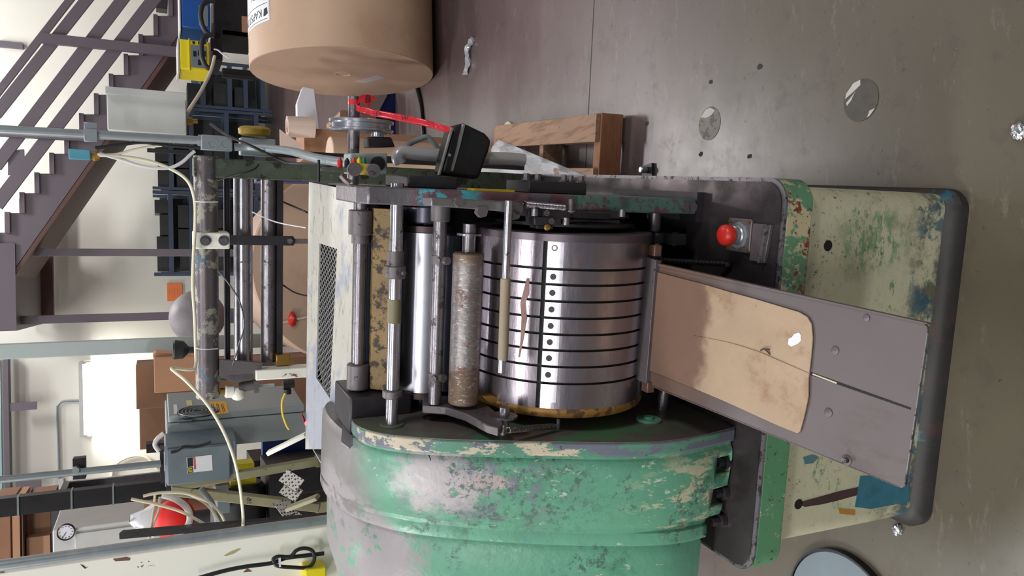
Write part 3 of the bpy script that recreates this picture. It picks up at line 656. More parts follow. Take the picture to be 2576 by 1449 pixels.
# right hand lever arm, spring, block
def slabX(px, X, th): return B().prism([pX(a, c, X) for a, c in px], (th, 0, 0))
def slabY(px, y, th, press_=True): return B().prism([pY(a, c, y) for a, c in px], (0, th, 0))
ar = part('throw_off_lever', slabY([(1085, 498), (1150, 500), (1235, 505), (1298, 508), (1300, 535), (1240, 530), (1160, 524), (1085, 518)], .17, .05), MT('ground_steel', srgb(146, 140, 142), .4, .75).vary(30, .12).done(), bevel=.002)
b = B(); q = pY(1152, 508, .168); b.cyl((q[0], .168, q[2]), (q[0], .158, q[2]), .010, n=6)
for px in ((1208, 532), (1290, 538), (1296, 525)): q = pY(*px, .172); b.cyl((q[0], .175, q[2]), (q[0], .16, q[2]), .011, n=6)
part('lever_bolt', b, IRON, ar)
b = B(); b.coil(pY(1318, 514, .165), pY(1420, 523, .165), .0058, .0012, 34, 5); sp = part('tension_spring', b, MT('spring_steel', srgb(120, 112, 116), .3, .9).done(), label='upper tension spring beside the side frame')
b = B(); q = pY(1436, 520, .17); b.cyl((q[0]-.012, q[1], q[2]), (q[0]+.014, q[1], q[2]), .006); b.cyl((q[0]-.010, q[1], q[2]), (q[0]-.007, q[1], q[2]), .010); part('spring_post', b, IRON, sp)
b = B(); 
for (x0, x1, y0, y1, yy, dp) in ((1330, 1365, 524, 545, .17, .05), (1365, 1436, 526, 550, .165, .05), (1345, 1395, 545, 566, .160, .04), (1395, 1412, 545, 566, .165, .04), (1350, 1392, 566, 575, .168, .03), (1434, 1560, 530, 548, .19, .04), (1434, 1560, 551, 566, .20, .04)):
    b.prism([pY(x0, y0, yy), pY(x1, y0+2, yy), pY(x1, y1+2, yy), pY(x0, y1, yy)], (0, dp, 0))
blk = part('gripper_cam_block', b, DARK, bevel=.0015)
b = B()
for px, r, yy in (((1374, 536), .0058, .164), ((1386, 556), .0058, .159)): q = pY(*px, yy); b.lathe((q[0], q[1], q[2]), (q[0], q[1]-.003, q[2]), [(0, r), (.003, r), (.003, r*.55), (.001, r*.55)], n=18)
for px in ((1345, 534), (1424, 557), (1565, 536)): q = pY(*px, .165); b.cyl((q[0]-.007, q[1], q[2]), (q[0]+.007, q[1], q[2]), .007, n=18)
part('cam_screw', b, SHAFT, blk)
q = pY(1377, 572, .155); part('brass_shoe', B().sphere(q, .006, 12, (1, .6, 1.2)), BRASS, blk)
# left hand lever arm on the cheek
lv = part('pivot_lever', slabX([(1062, 1018), (1080, 1010), (1105, 1012), (1160, 1020), (1215, 1028), (1240, 1050), (1262, 1072), (1264, 1088), (1252, 1098), (1225, 1090), (1170, 1060), (1120, 1044), (1062, 1040)], -.478, .016), IRON, bevel=.002, label='grey pivot lever on the cheek')
b = B(); q = pX(1268, 1047, -.46); b.cyl((-.498, q[1], q[2]), (-.45, q[1], q[2]), .010); b.cyl((-.462, q[1], q[2]), (-.458, q[1], q[2]), .026, n=32); b.cyl((-.458, q[1], q[2]), (-.442, q[1], q[2]), .0105, n=6); part('washer_bolt', b, SHAFT)
b = B(); b.coil(pX(1276, 1082, -.47), pX(1392, 1072, -.485), .0052, .0012, 32, 5); sp2 = part('tension_spring', b, MT('spring_steel_dull', srgb(110, 104, 100), .35, .85).done(), label='lower tension spring on the left cheek')
b = B(); q = pX(1404, 1070, -.49); b.cyl((-.498, q[1], q[2]), (-.476, q[1], q[2]), .004); b.tube([pX(1388, 1072, -.485), pX(1396, 1068, -.482), pX(1404, 1069, -.481)], .0013, 6); part('spring_post', b, IRON, sp2)
b = B(); q = pX(1085, 1050, -.4975); b.lathe((-.4978, q[1], q[2]), (-.4968, q[1], q[2]), [(0, .017), (.0012, .017), (.0012, .012)], n=28, caps=False); part('bush_ring', b, DARK)
b = B(); q = pX(1632, 1058, -.497); b.cyl((-.498, q[1], q[2]), (-.492, q[1], q[2]), .026, n=32, ch=.001); b.cyl((-.492, q[1], q[2]), (-.488, q[1], q[2]), .010, n=16); part('boss', b, GREEN)
part('scraper_tray', slabY([(1214, 998), (1240, 996), (1282, 1012), (1285, 1024), (1230, 1012)], .24, .03), GOLD, bevel=.001, label='rusty yellow scraper bar')
# lower shafts near delivery board
b = B(); q = pZ(1652, 600, .60); ly, lz = .33, .575
lsh = part('lower_shaft', B().cyl((-.155, ly, lz), (FX0, ly, lz), .017, n=24), SHAFT)
b = B(); q = pY(1712, 600, .27); b.cyl((q[0]-.012, .30, .585), (q[0]+.012, .30, .585), .026, n=26, ch=.002); b.box(q[0]-.012, q[0]+.012, .245, .30, .548, .585); b.cyl((q[0]-.014, .262, .565), (q[0]+.014, .262, .565), .009, n=6); part('clamp_collar', b, DARK, lsh)
b = B(); b.cyl((q[0]-.055, .30, .585), (q[0]-.012, .30, .585), .014, n=20); part('stub_shaft', b, SHAFT, lsh)
part('lower_shaft', B().cyl((-.50, .235, .585), (-.40, .235, .585), .012, n=20), SHAFT)
# ---- delivery board
def bp(px, s):  # s: 0 at drum, 1 at front edge ; board plane
    pass
FRr, FLl = pY(1652, 662, .165), pY(1613, 962, .165)
NRr, NLl = pZ(2335, 815, .60), pZ(2270, 1228, .60)
za = (FRr[2]+FLl[2])/2; BN = np.cross(NRr-FRr, FLl-FRr); BN /= np.linalg.norm(BN); BN = BN if BN[2] > 0 else -BN
def onB(x, y, lift=0.):
    d = pray(x, y); t = (np.dot(FRr + BN*lift - PC, BN))/np.dot(d, BN); return PC+d*t
BR = [onB(1652, 662), onB(2324, 812), onB(2333, 822), onB(2333, 840), onB(2276, 1222), onB(2268, 1228), onB(2255, 1224), onB(1613, 962)]
mid = [onB(2040, 938), onB(2292, 1030)]
b = B(); b.prism(BR, -BN*.005); board = part('delivery_board', b, BOARD, bevel=.0012, label='sloping bare steel delivery board')
b = B(); b.prism([onB(2040, 936, .0006), onB(2291, 1026, .0006), onB(2291, 1031, .0006), onB(2040, 944, .0006)], -BN*.0008); part('board_slot', b, BLACK, board)
b = B(); b.prism([onB(2044, 939, .0009), onB(2105, 962, .0009), onB(2104, 966, .0009), onB(2044, 943, .0009)], -BN*.0004); part('paint_patch', b, CREAM, board, label='cream paint in the slot')
b = B()
for px, r in (((2101, 882), .0075), ((2084, 1038), .0078), ((2180, 800), .006), ((2130, 1158), .009)):
    q = onB(*px); b.lathe(q, q+BN*.003, [(0, r), (.0015, r*.9), (.003, r*.4)], n=20)
part('rivet', b, BOARD, board)
q = onB(2130, 1158, .003); part('board_bolt', B().cyl(q, q+BN*.008, .0042, n=14), EDGE, board)
b = B(); b.prism([onB(1650, 662, .004), onB(2332, 813, .004), onB(2332, 816, .004), onB(1650, 668, .004)], -BN*.02); part('board_lip', b, BOARD, board)
b = B(); b.prism([onB(1613, 962), onB(2262, 1226), onB(2262, 1223), onB(1613, 957)], -BN*.016); part('board_lip', b, BOARD, board)
b = B(); b.prism([onB(1610, 640, .012), onB(1650, 655, .012), onB(1625, 965, .012), onB(1600, 955, .012)], -BN*.016); part('board_crossbar', b, IRON, board, bevel=.001)
e0, e1 = (onB(2333, 822)+onB(2333, 840))/2, onB(2276, 1222); b = B(); b.prism([onB(2331, 838, .0004), onB(2334, 838, .0004), onB(2277, 1221, .0004), onB(2274, 1221, .0004)], -BN*.0052); part('board_edge', b, EDGE, board)
b = B(); mp = (onB(1900, 800)+onB(1880, 1000))/2; b.box(-.33, -.27, .02, .05, ZB-.06, float(mp[2])-.004); b.box(-.40, -.20, .02, .05, float(mp[2])-.03, float(mp[2])-.006); part('board_bracket', b, DARK, board)
b = B()
for px in ((1648, 630), (1630, 972)):
    q = onB(*px); b.cbox(q, (.022, .022, .018)); 
part('board_hinge', b, MT('hinge', srgb(110, 84, 70), .5, .4).done(), board, bevel=.002)
b = B(); b.coil(pY(1668, 655, .20), pY(1822, 664, .14), .0050, .0011, 44, 5); sp3 = part('tension_spring', b, MT('spring_dark', srgb(84, 78, 78), .35, .85).done(), label='long dark spring right of the delivery board')
b = B()
for px, yy in (((1660, 654), .20), ((1830, 665), .138)): q = pY(*px, yy); b.lathe((q[0]-.004, q[1], q[2]), (q[0]+.004, q[1], q[2]), [(0, .008), (.008, .008)], n=16); 
q = pY(1830, 665, .138); b.cyl((q[0], q[1], ZB), (q[0], q[1], q[2]+.006), .0055, n=12); part('spring_post', b, DARK, sp3)
part('board_arm', B().prism([pY(1635, 645, .20), pY(1668, 645, .20), pY(1668, 662, .20), pY(1635, 660, .20)], (0, .03, 0)), DARK, bevel=.002)
# emergency stop on the bed
q = pZ(1868, 592, ZB); ex, ey = q[0], q[1]
es = part('stop_button_base', B().prism([(ex-.034+.004, ey-.032, ZB), (ex+.03, ey-.032, ZB), (ex+.034, ey-.028, ZB), (ex+.034, ey+.036, ZB), (ex-.030, ey+.036, ZB), (ex-.034, ey+.032, ZB), (ex-.034, ey-.028, ZB)], (0, 0, .008)), IRON, bevel=.002)
b = B(); b.cyl((ex, ey, ZB+.008), (ex, ey, ZB+.012), .028, n=8); part('stop_plate', b, MT('stop_plate', srgb(138, 138, 140), .5, .2).vary(60, .3).done(), es)
b = B(); b.lathe((ex, ey, ZB+.012), (ex, ey, ZB+.06), [(0, .020), (.004, .020), (.006, .0175), (.010, .0175), (.011, .019), (.014, .019), (.016, .014), (.024, .014)], n=12); part('stop_collar', b, ZINC, es, label='chrome collar')
b = B(); b.lathe((ex, ey, ZB+.032), (ex, ey, ZB+.06), [(0, .014), (.002, .0205), (.012, .0215), (.018, .0200), (.022, .014), (.0235, .005)], n=36); part('stop_button', b, RED, es, label='red mushroom button', ang=60)
b = B()
for dx in (-.028, .028):
    for dy2 in (-.027, .03): b.cyl((ex+dx, ey+dy2, ZB+.008), (ex+dx, ey+dy2, ZB+.011), .0035, n=12)
part('stop_screw', b, BRASS, es)
b = B(); pts = [pZ(x, y, ZB) for x, y in ((1902, 562), (1947, 566), (1930, 662), (1892, 655))]; b.prism(pts, (0, 0, .008)); part('angle_bracket', b, IRON, bevel=.001)
b = B(); pts = [pZ(x, y, ZB) for x, y in ((1938, 566), (1945, 566), (1928, 662), (1921, 662))]; b.prism(pts, (0, 0, .016)); part('angle_bracket', b, EDGE)
# bed debris is surface wear; feed plate behind rod
b = B(); b.prism([pX(934, 950, -.44), pX(985, 950, -.44), pX(985, 950, -.44)+A3(.36, 0, 0), pX(934, 950, -.44)+A3(.36, 0, 0)], (0, .05, .012)); 
y1_, z1_ = P2((978, 950), -.44); y2_, z2_ = P2((930, 950), -.44)
b = B(); b.prism([(-.45, ry+.062, 1.150), (-.45, ry+.098, 1.20), (-.45, ry+.110, 1.20), (-.45, ry+.078, 1.145)], (.37, 0, 0)); part('ink_plate', b, OCHRE, bevel=.001, label='spotted ochre ink plate')
b = B()
for x in (-.20, -.29): b.cbox((x, ry+.112, 1.190), (.03, .003, .003))
part('red_mark', b, RED)
b = B(); b.box(-.45, -.08, ry+.116, ry+.122, 1.15, 1.207); part('blue_strip', b, MT('dull_blue', srgb(30, 48, 66), .5).done())
b = B(); b.box(-.499, FX0-.001, .57, .58, ZB, 1.17); part('rear_shade_plate', b, BLK)  # dark plate added so the gaps behind the rollers read as shade
# hood
h0, h1 = A3(0, .47, 1.212), A3(0, .80, 1.257); HN = np.array([0, -(h1[2]-h0[2]), h1[1]-h0[1]]); HN /= np.linalg.norm(HN)
def onH(x, y, lift=0.):
    d = pray(x, y); t = np.dot(h0+HN*lift-PC, HN)/np.dot(d, HN); return PC+d*t
cn = {}
out = [onH(890, 480), onH(777, 458), onH(772, 464), onH(768, 1130), onH(880, 1130)]
win = [onH(848, 626), onH(803, 612), onH(795, 950), onH(830, 1003)]
ring = [out[0], out[1], out[2], out[3], out[4]]
b = B()
# frame made of quads between outline and window
o4 = [out[0], out[1], out[3], out[4]]
vs = o4 + win; vs2 = [v - HN*.004 for v in vs]
b.add(vs+vs2, [(0, 1, 5, 4), (1, 2, 6, 5), (2, 3, 7, 6), (3, 0, 4, 7), (8, 12, 13, 9), (9, 13, 14, 10), (10, 14, 15, 11), (11, 15, 12, 8), (4, 5, 13, 12), (5, 6, 14, 13), (6, 7, 15, 14), (7, 4, 12, 15), (0, 8, 9, 1), (1, 9, 10, 2), (2, 10, 11, 3), (3, 11, 8, 0)])
hood = part('guard_hood', b, HOOD, label='chipped cream guard hood with a wire mesh window')
xl, xr = float(out[3][0]), float(out[1][0])
b = B(); b.box(xr-.004, xr, .47, .80, .95, 1.21); b.box(xl, xl+.004, .50, .80, .95, 1.24); b.box(xl, xr, .796, .80, .95, 1.252); part('hood_wall', b, HOOD, hood)
b = B(); b.box(xl+.01, xr-.01, .52, .79, 1.08, 1.10); part('hood_shade_plate', b, BLACK, hood)  # black sheet under the mesh window, interior shade put in as colour
b = B(); W = [A3(*w) for w in win]
def wq(u, v): return W[0]*(1-u)*(1-v) + W[1]*(1-u)*v + W[2]*u*v + W[3]*u*(1-v)
N1 = 22
for s in (1, -1):
    for k in range(-4, N1+4):
        pts = []
        for j in range(13):
            u = (k + s*j*.5)/N1; v = j/12
            if 0 <= u <= 1: pts.append(wq(u, v) - HN*.003)
        if len(pts) > 1: b.tube(pts, .0012, 4, 0)
part('wire_mesh', b, MT('mesh_wire', srgb(176, 174, 172), .4, .7).done(), hood, label='diamond wire mesh', one=True)
# hanging plate by the lobe
pl = part('hanging_plate', slabX([(865, 1030), (888, 1040), (888, 1120), (878, 1130), (858, 1115), (862, 1060)], -.535, .003), MT('pale_plate', srgb(150, 144, 150), .5, .3).done())
# parts right of the side frame: junction box, knob, buttons, bracket, handles, pulley
jx = [pY(882, 385, .34), pY(975, 385, .34), pY(975, 440, .34), pY(882, 438, .34)]
b = B(); b.prism(jx, (0, .06, 0)); jb = part('control_box', b, MT('jbox', srgb(140, 150, 146), .45).vary(20, .15).done(), bevel=.003, label='grey control box')
q = pY(950, 412, .338); part('box_plug', B().cyl((q[0], .340, q[2]), (q[0], .332, q[2]), .0135, n=28), BLACK, jb)
for i, (px, mt_, lab) in enumerate((((855, 411), RED, 'red pointer button'), ((873, 412), BLK, 'black pointer button'), ((890, 412), RED, 'small red button'), ((903, 411), YEL, 'yellow button'), ((915, 410), MT('button_green', srgb(30, 128, 80), .4).done(), 'green button'))):
    q = pY(*px, .33); b = B(); b.lathe((q[0]-.011, q[1], q[2]), (q[0]+.011, q[1], q[2]), [(0, .005), (.016, .005), (.022, .001)], n=14); part('push_button', b, mt_, jb, label=lab)
q0, q1 = pY(893, 424, .30), pY(938, 428, .30); b = B(); b.tube([q0+A3(0, -.012, 0), q0, (q0+q1)/2, q1, q1+A3(0, -.012, 0)], .0105, 14, 3); kn = part('lubricator', b, MT('yellow_worn', srgb(186, 160, 60), .5).vary(60, .35).done(), bevel=0, label='worn yellow lubricator')
b = B()
for q in (pY(891, 426, .285), pY(939, 429, .285)): b.cyl((q[0], q[1]+.004, q[2]), (q[0], q[1]-.004, q[2]), .0125, n=24)
part('lubricator_cap', b, IRON, kn)
part('pointer_blade', slabY([(808, 424), (812, 421), (880, 421), (890, 426), (880, 434), (812, 430), (806, 428)], .32, .006), SHAFT, bevel=.001)
part('angle_clip', B().tube([pY(858, 440, .33), pY(868, 452, .33), pY(880, 460, .33)], .006, 6), IRON)
part('long_pin', B().cyl(pY(802, 402, .5), pY(802, 458, .5), .0028), BLK)
# big bent bar handles
bh = part('bar_handle', B().tube([pY(*p, .42) for p in ((1006, 412, ), (1001, 398), (1006, 386), (1020, 383), (1040, 385), (1120, 392), (1200, 397), (1290, 400), (1318, 403))], .0135, 16), CHROME, label='thick chromed bar handle')
part('bar_handle', B().tube([pY(*p, .50) for p in ((1000, 385), (1030, 362), (1062, 348), (1075, 345), (1088, 356), (1100, 372), (1118, 395))], .006, 12), ZINCD, label='thin bent rod handle')
bkp = [(1137, 322), (1152, 315), (1170, 310), (1222, 335), (1238, 352), (1232, 380), (1222, 405), (1212, 436), (1205, 452), (1108, 440), (1118, 395)]
b = B(); b.prism([pY(a, c, .36) for a, c in bkp], (0, .05, 0)); bk = part('motor_bracket', b, BLK, bevel=.008, label='greasy black motor bracket')
b = B(); b.prism([pY(a, c, .352) for a, c in ((1137, 322), (1141, 322), (1120, 395), (1108, 440), (1104, 440))], (0, .01, 0)); b.prism([pY(a, c, .352) for a, c in ((1166, 312), (1171, 312), (1162, 348), (1158, 365), (1140, 430), (1136, 430), (1153, 366), (1156, 348))], (0, .01, 0)); part('bracket_flange', b, MT('scraped_edge', srgb(150, 146, 144), .4, .6).done(), bk)
q = pY(1130, 390, .35); part('bracket_rivet', B().cyl((q[0], q[1], q[2]), (q[0], q[1]-.003, q[2]), .003), ZINC, bk)
# pulley on stub shaft
Yp = .55
s0, s1 = pY(887, 242, Yp), pY(893, 405, Yp); pz = (s0[2]+s1[2])/2
sh = part('pulley_shaft', B().cyl((s1[0]-.05, Yp, pz), (s0[0], Yp, pz), .0125, n=24, ch=.001), SHAFT)
a0, a1 = pY(895, 333, Yp)[0], pY(895, 300, Yp)[0]
b = B(); b.lathe((a0, Yp, pz-.016), (a1, Yp, pz-.016), [(0, .045), (.001, .066), (.004, .0685), (.0075, .0685), (.009, .062), (a1-a0-.009, .062), (a1-a0-.0075, .0685), (a1-a0-.002, .0685), (a1-a0, .064), (a1-a0, .03)], n=48); part('belt_pulley', b, POLISH, sh, label='polished flanged pulley')
b = B(); q = pY(950, 318, Yp); b.cyl((pY(950, 345, Yp)[0], Yp, q[2]), (pY(950, 302, Yp)[0], Yp, q[2]), .014, n=28, ch=.001); b.cyl((pY(985, 340, Yp)[0], Yp, q[2]-.024), (pY(985, 312, Yp)[0], Yp, q[2]-.024), .005); part('idler', b, POLISH, sh, label='small polished idler')
b = B(); b.prism([pY(a, c, Yp) for a, c in ((925, 345), (985, 345), (995, 370), (925, 372))], (0, .04, 0)); part('idler_arm', b, DARK, sh, bevel=.003)
b = B(); q = pY(1635, 428, .9); 
def tpart(parent, name, mb, mat, bevel=0., label=None, one=False, **k):
    first = None
    for m in ([mb] if one else mb.pieces()):
        o = m.build(name, mat, parent, bevel, **k)
        if label: o['label'] = label
        first = first or o
    return first
def solo(name, mb, mat, label, cat, bevel=0., group=None, **k):
    return tag(mb.build(name, mat, None, bevel, **k), label, cat, group)
def atp(fn, *a): return fn(*a)
# ------------------------------------------------------------------ roller stand behind the press
SY = 1.05
stand = thing('roller_stand', 'mottled pipe crossbar stand holding steel guide rollers behind the cream hood', 'roller stand', M=PM @ Matrix.Translation((0, 0, 0)))
def sp(name, b, mat, parent=None, bevel=0., label=None, **k): return tpart(parent or stand, name, b, mat, bevel, label, **k)
def px_(x, y, Y=SY): return Vector(pY(x, y, Y))
zc = float((pY(520, 420, SY)[2]+pY(520, 1000, SY)[2])/2)
xR, xL = float(pY(520, 392, SY)[0]), float(pY(520, 1000, SY)[0])
sp('crossbar', B().cyl((xL, SY, zc), (xR, SY, zc), .0295, n=36, ch=.002), TUBEP, label='thick mottled cross pipe')
def hroll(name, x0, x1, ya, yb, mat, Y=SY, **k):
    xc = (x0+x1)/2; z = float(pY(xc, (ya+yb)/2, Y)[2]); r = abs(float(pY(x0, 700, Y)[2]-pY(x1, 700, Y)[2]))/2
    return sp(name, B().cyl((float(pY(xc, yb, Y)[0]), Y, z), (float(pY(xc, ya, Y)[0]), Y, z), r, n=28, ch=.001), mat, **k)
hroll('guide_roller', 588, 636, 436, 918, ROD, SY+.06, label='bright guide roller')
hroll('guide_roller', 656, 696, 444, 908, SHAFT, SY+.05, label='dull dark guide roller')
hroll('thin_shaft', 563, 579, 432, 918, DARK, SY+.04)
z = float(pY(704, 680, SY+.03)[2]); sp('square_bar', B().box(float(pY(704, 925, SY+.03)[0]), float(pY(704, 430, SY+.03)[0]), SY+.02, SY+.045, z-.007, z+.008), DARK)
xb = float(pY(600, 925, SY)[0])
sp('end_plate', B().box(xb-.03, xb-.012, SY-.02, SY+.11, float(pY(735, 930, SY)[2]), zc-.02), FRAMEG, bevel=.002)
sp('upright', B().box(xR-.055, xR-.005, SY-.02, SY+.05, ZB, zc+.03), FRAMEG, bevel=.003, label='dark green right upright')
sp('upright', B().box(float(pY(660, 950, SY)[0]), float(pY(660, 925, SY)[0]), SY-.03, SY+.02, ZB, float(pY(640, 940, SY)[2])), BEAMC, bevel=.003, label='cream left upright')
b = B(); b.prism([pY(a, c, SY-.02) for a, c in ((552, 905), (662, 912), (655, 935), (600, 965), (552, 950))], (0, .012, 0)); sp('gusset', b, IRON, bevel=.001)
cl = sp('pipe_clamp', B().box(float(pY(530, 623, SY)[0]), float(pY(530, 583, SY)[0]), SY-.037, SY+.037, float(pY(578, 600, SY-.03)[2]), zc+.033), BEAMC, bevel=.004, label='chipped cream pipe clamp')
b = B()
for x in (517, 563): q = pY(x, 605, SY-.037); b.cyl((q[0], SY-.038, q[2]), (q[0], SY-.050, q[2]), .0085, n=6); b.cyl((q[0], SY-.037, q[2]), (q[0], SY-.040, q[2]), .0135, n=20)
sp('clamp_bolt', b, SHAFT, cl)
b = B(); b.prism([pY(a, c, SY-.034) for a, c in ((580, 592), (738, 594), (741, 600), (741, 614), (738, 618), (580, 616))], (0, .008, 0)); lk = sp('link_bar', b, DARK, bevel=.001)
b = B(); b.prism([pY(a, c, SY-.030) for a, c in ((735, 601), (775, 601), (775, 613), (735, 613))], (0, .006, 0)); q = pY(729, 606, SY-.036); b.cyl((q[0], SY-.034, q[2]), (q[0], SY-.045, q[2]), .0075, n=6); sp('link_end', b, IRON, lk)
sp('brass_valve', B().cyl(px_(552, 985), px_(566, 985), .010, n=18), BRASS)
b = B(); b.cyl(px_(566, 985), px_(590, 985), .017, n=12, ch=.003); b.sphere(px_(598, 990), .02, 14); sp('pipe_union', b, BEAMC)
b = B(); b.cyl(px_(600, 975), px_(640, 968), .014, n=14); b.cyl(px_(636, 972), px_(650, 970), .02, n=16); sp('valve_body', b, IRON)
sp('threaded_rod', B().cyl(px_(640, 970), px_(690, 968), .0045, n=10), ZINC)
b = B(); b.cyl(px_(712, 968), px_(740, 964), .012, n=14); b.cyl(px_(722, 978), px_(722, 990), .012, n=16); sp('hose_fitting', b, BLK)
sp('knob', B().lathe(px_(495, 880, SY+.03), px_(440, 880, SY+.03), [(0, .008), (.02, .009), (.034, .024), (.055, .026), (.06, .022), (.06, .014)], n=28), RUBBER, label='black cup knob')
b = B(); b.box(float(pY(710, 920, SY)[0]), float(pY(710, 893, SY)[0]), SY-.0, SY+.03, float(pY(730, 905, SY)[2]), float(pY(695, 905, SY)[2])); sp('bearing_block', b, BRASS, bevel=.002)
# services on the right-hand end of the stand
bx = thing('service_enclosure', 'plain light grey metal box on a strut beside the stair wall', 'electrical box', org=atY(470, 290, 2.25))
X0, X1, X2 = pY(470, 340, 1.12), pY(470, 237, 1.12), pY(268, 240, 1.12)
zt, zb_ = float(X2[2]), float(X0[2])
tpart(bx, 'enclosure_body', B().box(float(X0[0]), float(X1[0]), 1.12, 1.24, zb_, zt), LTGREY, bevel=.003)
tpart(bx, 'lid_flange', B().box(float(X1[0])-.016, float(X1[0])+.002, 1.105, 1.12, zb_, zt+.002), LTGREY, bevel=.001)
tpart(bx, 'strut', B().box(float(pY(430, 386, 1.2)[0]), float(pY(430, 376, 1.2)[0]), 1.19, 1.22, zc+.02, float(pY(370, 380, 1.2)[2])), DARK)
b = B(); b.box(float(X0[0])-.03, float(X0[0])+.01, 1.19, 1.22, zb_+.01, zb_+.03); tpart(bx, 'strut_arm', b, DARK)
b = B(); b.cyl(px_(470, 305, 1.15), px_(482, 305, 1.15), .010); b.cyl(px_(482, 305, 1.15), px_(497, 305, 1.15), .006); tpart(bx, 'brass_fitting', b, BRASS)
cd = thing('conduit_riser', 'galvanised conduit rising past the stair to a square junction box', 'conduit', org=atY(500, 352, 2.1))
b = B(); b.cyl(px_(-40, 324, .98), px_(500, 353, .98), .0105, n=18); tpart(cd, 'pipe', b, ZINC)
b = B(); b.cyl(px_(498, 353, .98), px_(508, 354, .98), .014, n=8); tpart(cd, 'connector', b, ZINC)
q0, q1 = px_(585, 381, .96), px_(506, 338, .96); b = B(); b.box(q0.x, q1.x, .96, 1.01, q0.z, q1.z); jb2 = tpart(cd, 'junction_box', b, ZINCD, bevel=.002, label='galvanised junction box')
b = B()
for x in (537, 569): q = px_(x, 362, .9595); b.lathe(q, q+Vector((0, -.001, 0)), [(0, .0125), (.0006, .0125), (.0006, .0115)], n=28, caps=False)
tpart(jb2, 'knockout', b, GREYBOX)
q = px_(228, 340, .965); b = B(); b.cbox((q.x, .972, q.z), (.030, .012, .028)); b.cbox((q.x+.02, .975, q.z), (.02, .004, .028)); tpart(cd, 'pipe_strap', b, ZINC, bevel=.001)
solo('conduit', B().tube([px_(590, 370, .96), px_(640, 371, .95), px_(700, 376, .85), px_(740, 382, .75), px_(800, 399, .55), px_(880, 410, .42)], .0098, 12), ZINCD, 'bent galvanised conduit running down to the grey control box', 'conduit')
tv = thing('solenoid_valve', 'teal solenoid valve with brass fittings above the pipe crossbar', 'valve', org=atY(235, 390, 2.1))
q0, q1 = px_(228, 403, 1.02), px_(172, 374, 1.02); tpart(tv, 'valve_coil', B().box(q0.x, q1.x, 1.02, 1.05, q0.z, q1.z), TEAL, bevel=.002)
b = B(); b.cyl(px_(228, 392, 1.035), px_(250, 392, 1.035), .009, n=8); b.cyl(px_(240, 404, 1.035), px_(240, 380, 1.035), .006, n=8); tpart(tv, 'brass_body', b, BRASS)
def hose(name, pts, r, mat, label, cat='hose', Y=1.0, grp=None):
    P = [px_(p[0], p[1], p[2] if len(p) > 2 else Y) for p in pts]
    return solo(name, B().tube(P, r, 10), mat, label, cat, group=grp)
hose('air_hose', [(250, 390), (300, 393), (370, 404), (430, 425), (472, 455), (489, 500), (491, 560), (487, 640), (485, 720), (490, 800), (492, 870), (492, 920), (478, 930, .99), (434, 926, .97), (440, 935, .95), (470, 960, .92), (520, 1015, .9), (560, 1080, .9), (588, 1150, .9), (603, 1220, .92), (611, 1290, .95), (611, 1327, 1.0)], .0042, HOSE, 'long cream air hose strapped along the pipe crossbar and looping down left')
hose('air_hose', [(250, 386), (300, 400), (360, 418), (420, 423), (455, 410), (480, 388), (490, 380)], .0042, HOSEW, 'short white air hose looping between teal valve and junction box')
hose('air_hose', [(245, 388), (290, 388), (330, 378), (370, 370), (410, 366)], .003, HOSE, 'thin cream hose leaving the teal valve beside the dark cable')
hose('air_hose', [(540, 142, 1.9), (530, 180, 1.8), (508, 225, 1.6), (485, 262, 1.4), (470, 285, 1.2)], .0055, HOSE, 'cream hose arching from the yellow welder to the light grey box')
hose('cable', [(240, 372), (300, 364), (360, 358), (420, 366), (505, 372)], .0045, RUBBER, 'dark braided cable beside the conduit riser', 'cable')
hose('cable', [(530, 312, 1.1), (570, 340, .95), (620, 362, .9), (670, 385, .9), (720, 408, .9), (780, 412, .8), (850, 412, .6)], .0035, RUBBER, 'black cable crossing behind the junction box', 'cable')
hose('cable', [(546, 455, 1.02), (575, 445, 1.0), (610, 436, .98), (640, 425, .98), (652, 412, .98)], .0022, BLK, 'thin dark wire hooked from the right upright', 'wire')
hose('cable', [(548, 680, 1.02), (580, 720, 1.0), (605, 765, 1.0), (613, 820, 1.0), (600, 870, 1.0), (585, 920, 1.0)], .0022, SHAFT, 'thin grey wire hanging in front of the guide rollers', 'wire')
hose('cable', [(634, 533, 1.0), (660, 545, .98), (700, 560, .9), (770, 573, .82)], .0016, HOSEW, 'thin white cord from the guide rollers to the hood', 'cord')
hose('cable', [(705, 505, 1.0), (740, 520, .95), (772, 534, .85)], .0025, BLK, 'ribbed grey rod leaning on the hood beside the rollers', 'rod')
hose('cable', [(702, 710, 1.1), (740, 735, 1.05), (775, 745, 1.0)], .0022, RUBBER, 'short black cable above the hood edge', 'cable')
hose('zip_tie', [(490, 507, .968), (515, 508, .955), (548, 508, .968)], .0014, WHITE, 'white cable tie near the right end of the crossbar', 'cable tie')
hose('zip_tie', [(492, 876, .968), (515, 879, .955), (548, 877, .968)], .0014, WHITE, 'pale blue cable tie near the left end of the crossbar', 'cable tie')
hose('cable', [(718, 990, 1.0), (710, 1010, 1.0), (711, 1040, 1.0), (720, 1068, 1.0), (727, 1080, 1.0)], .003, MT('yellow_cable', srgb(220, 190, 60), .4).done(), 'short curved yellow cable in front of the grey cabinet', 'cable')
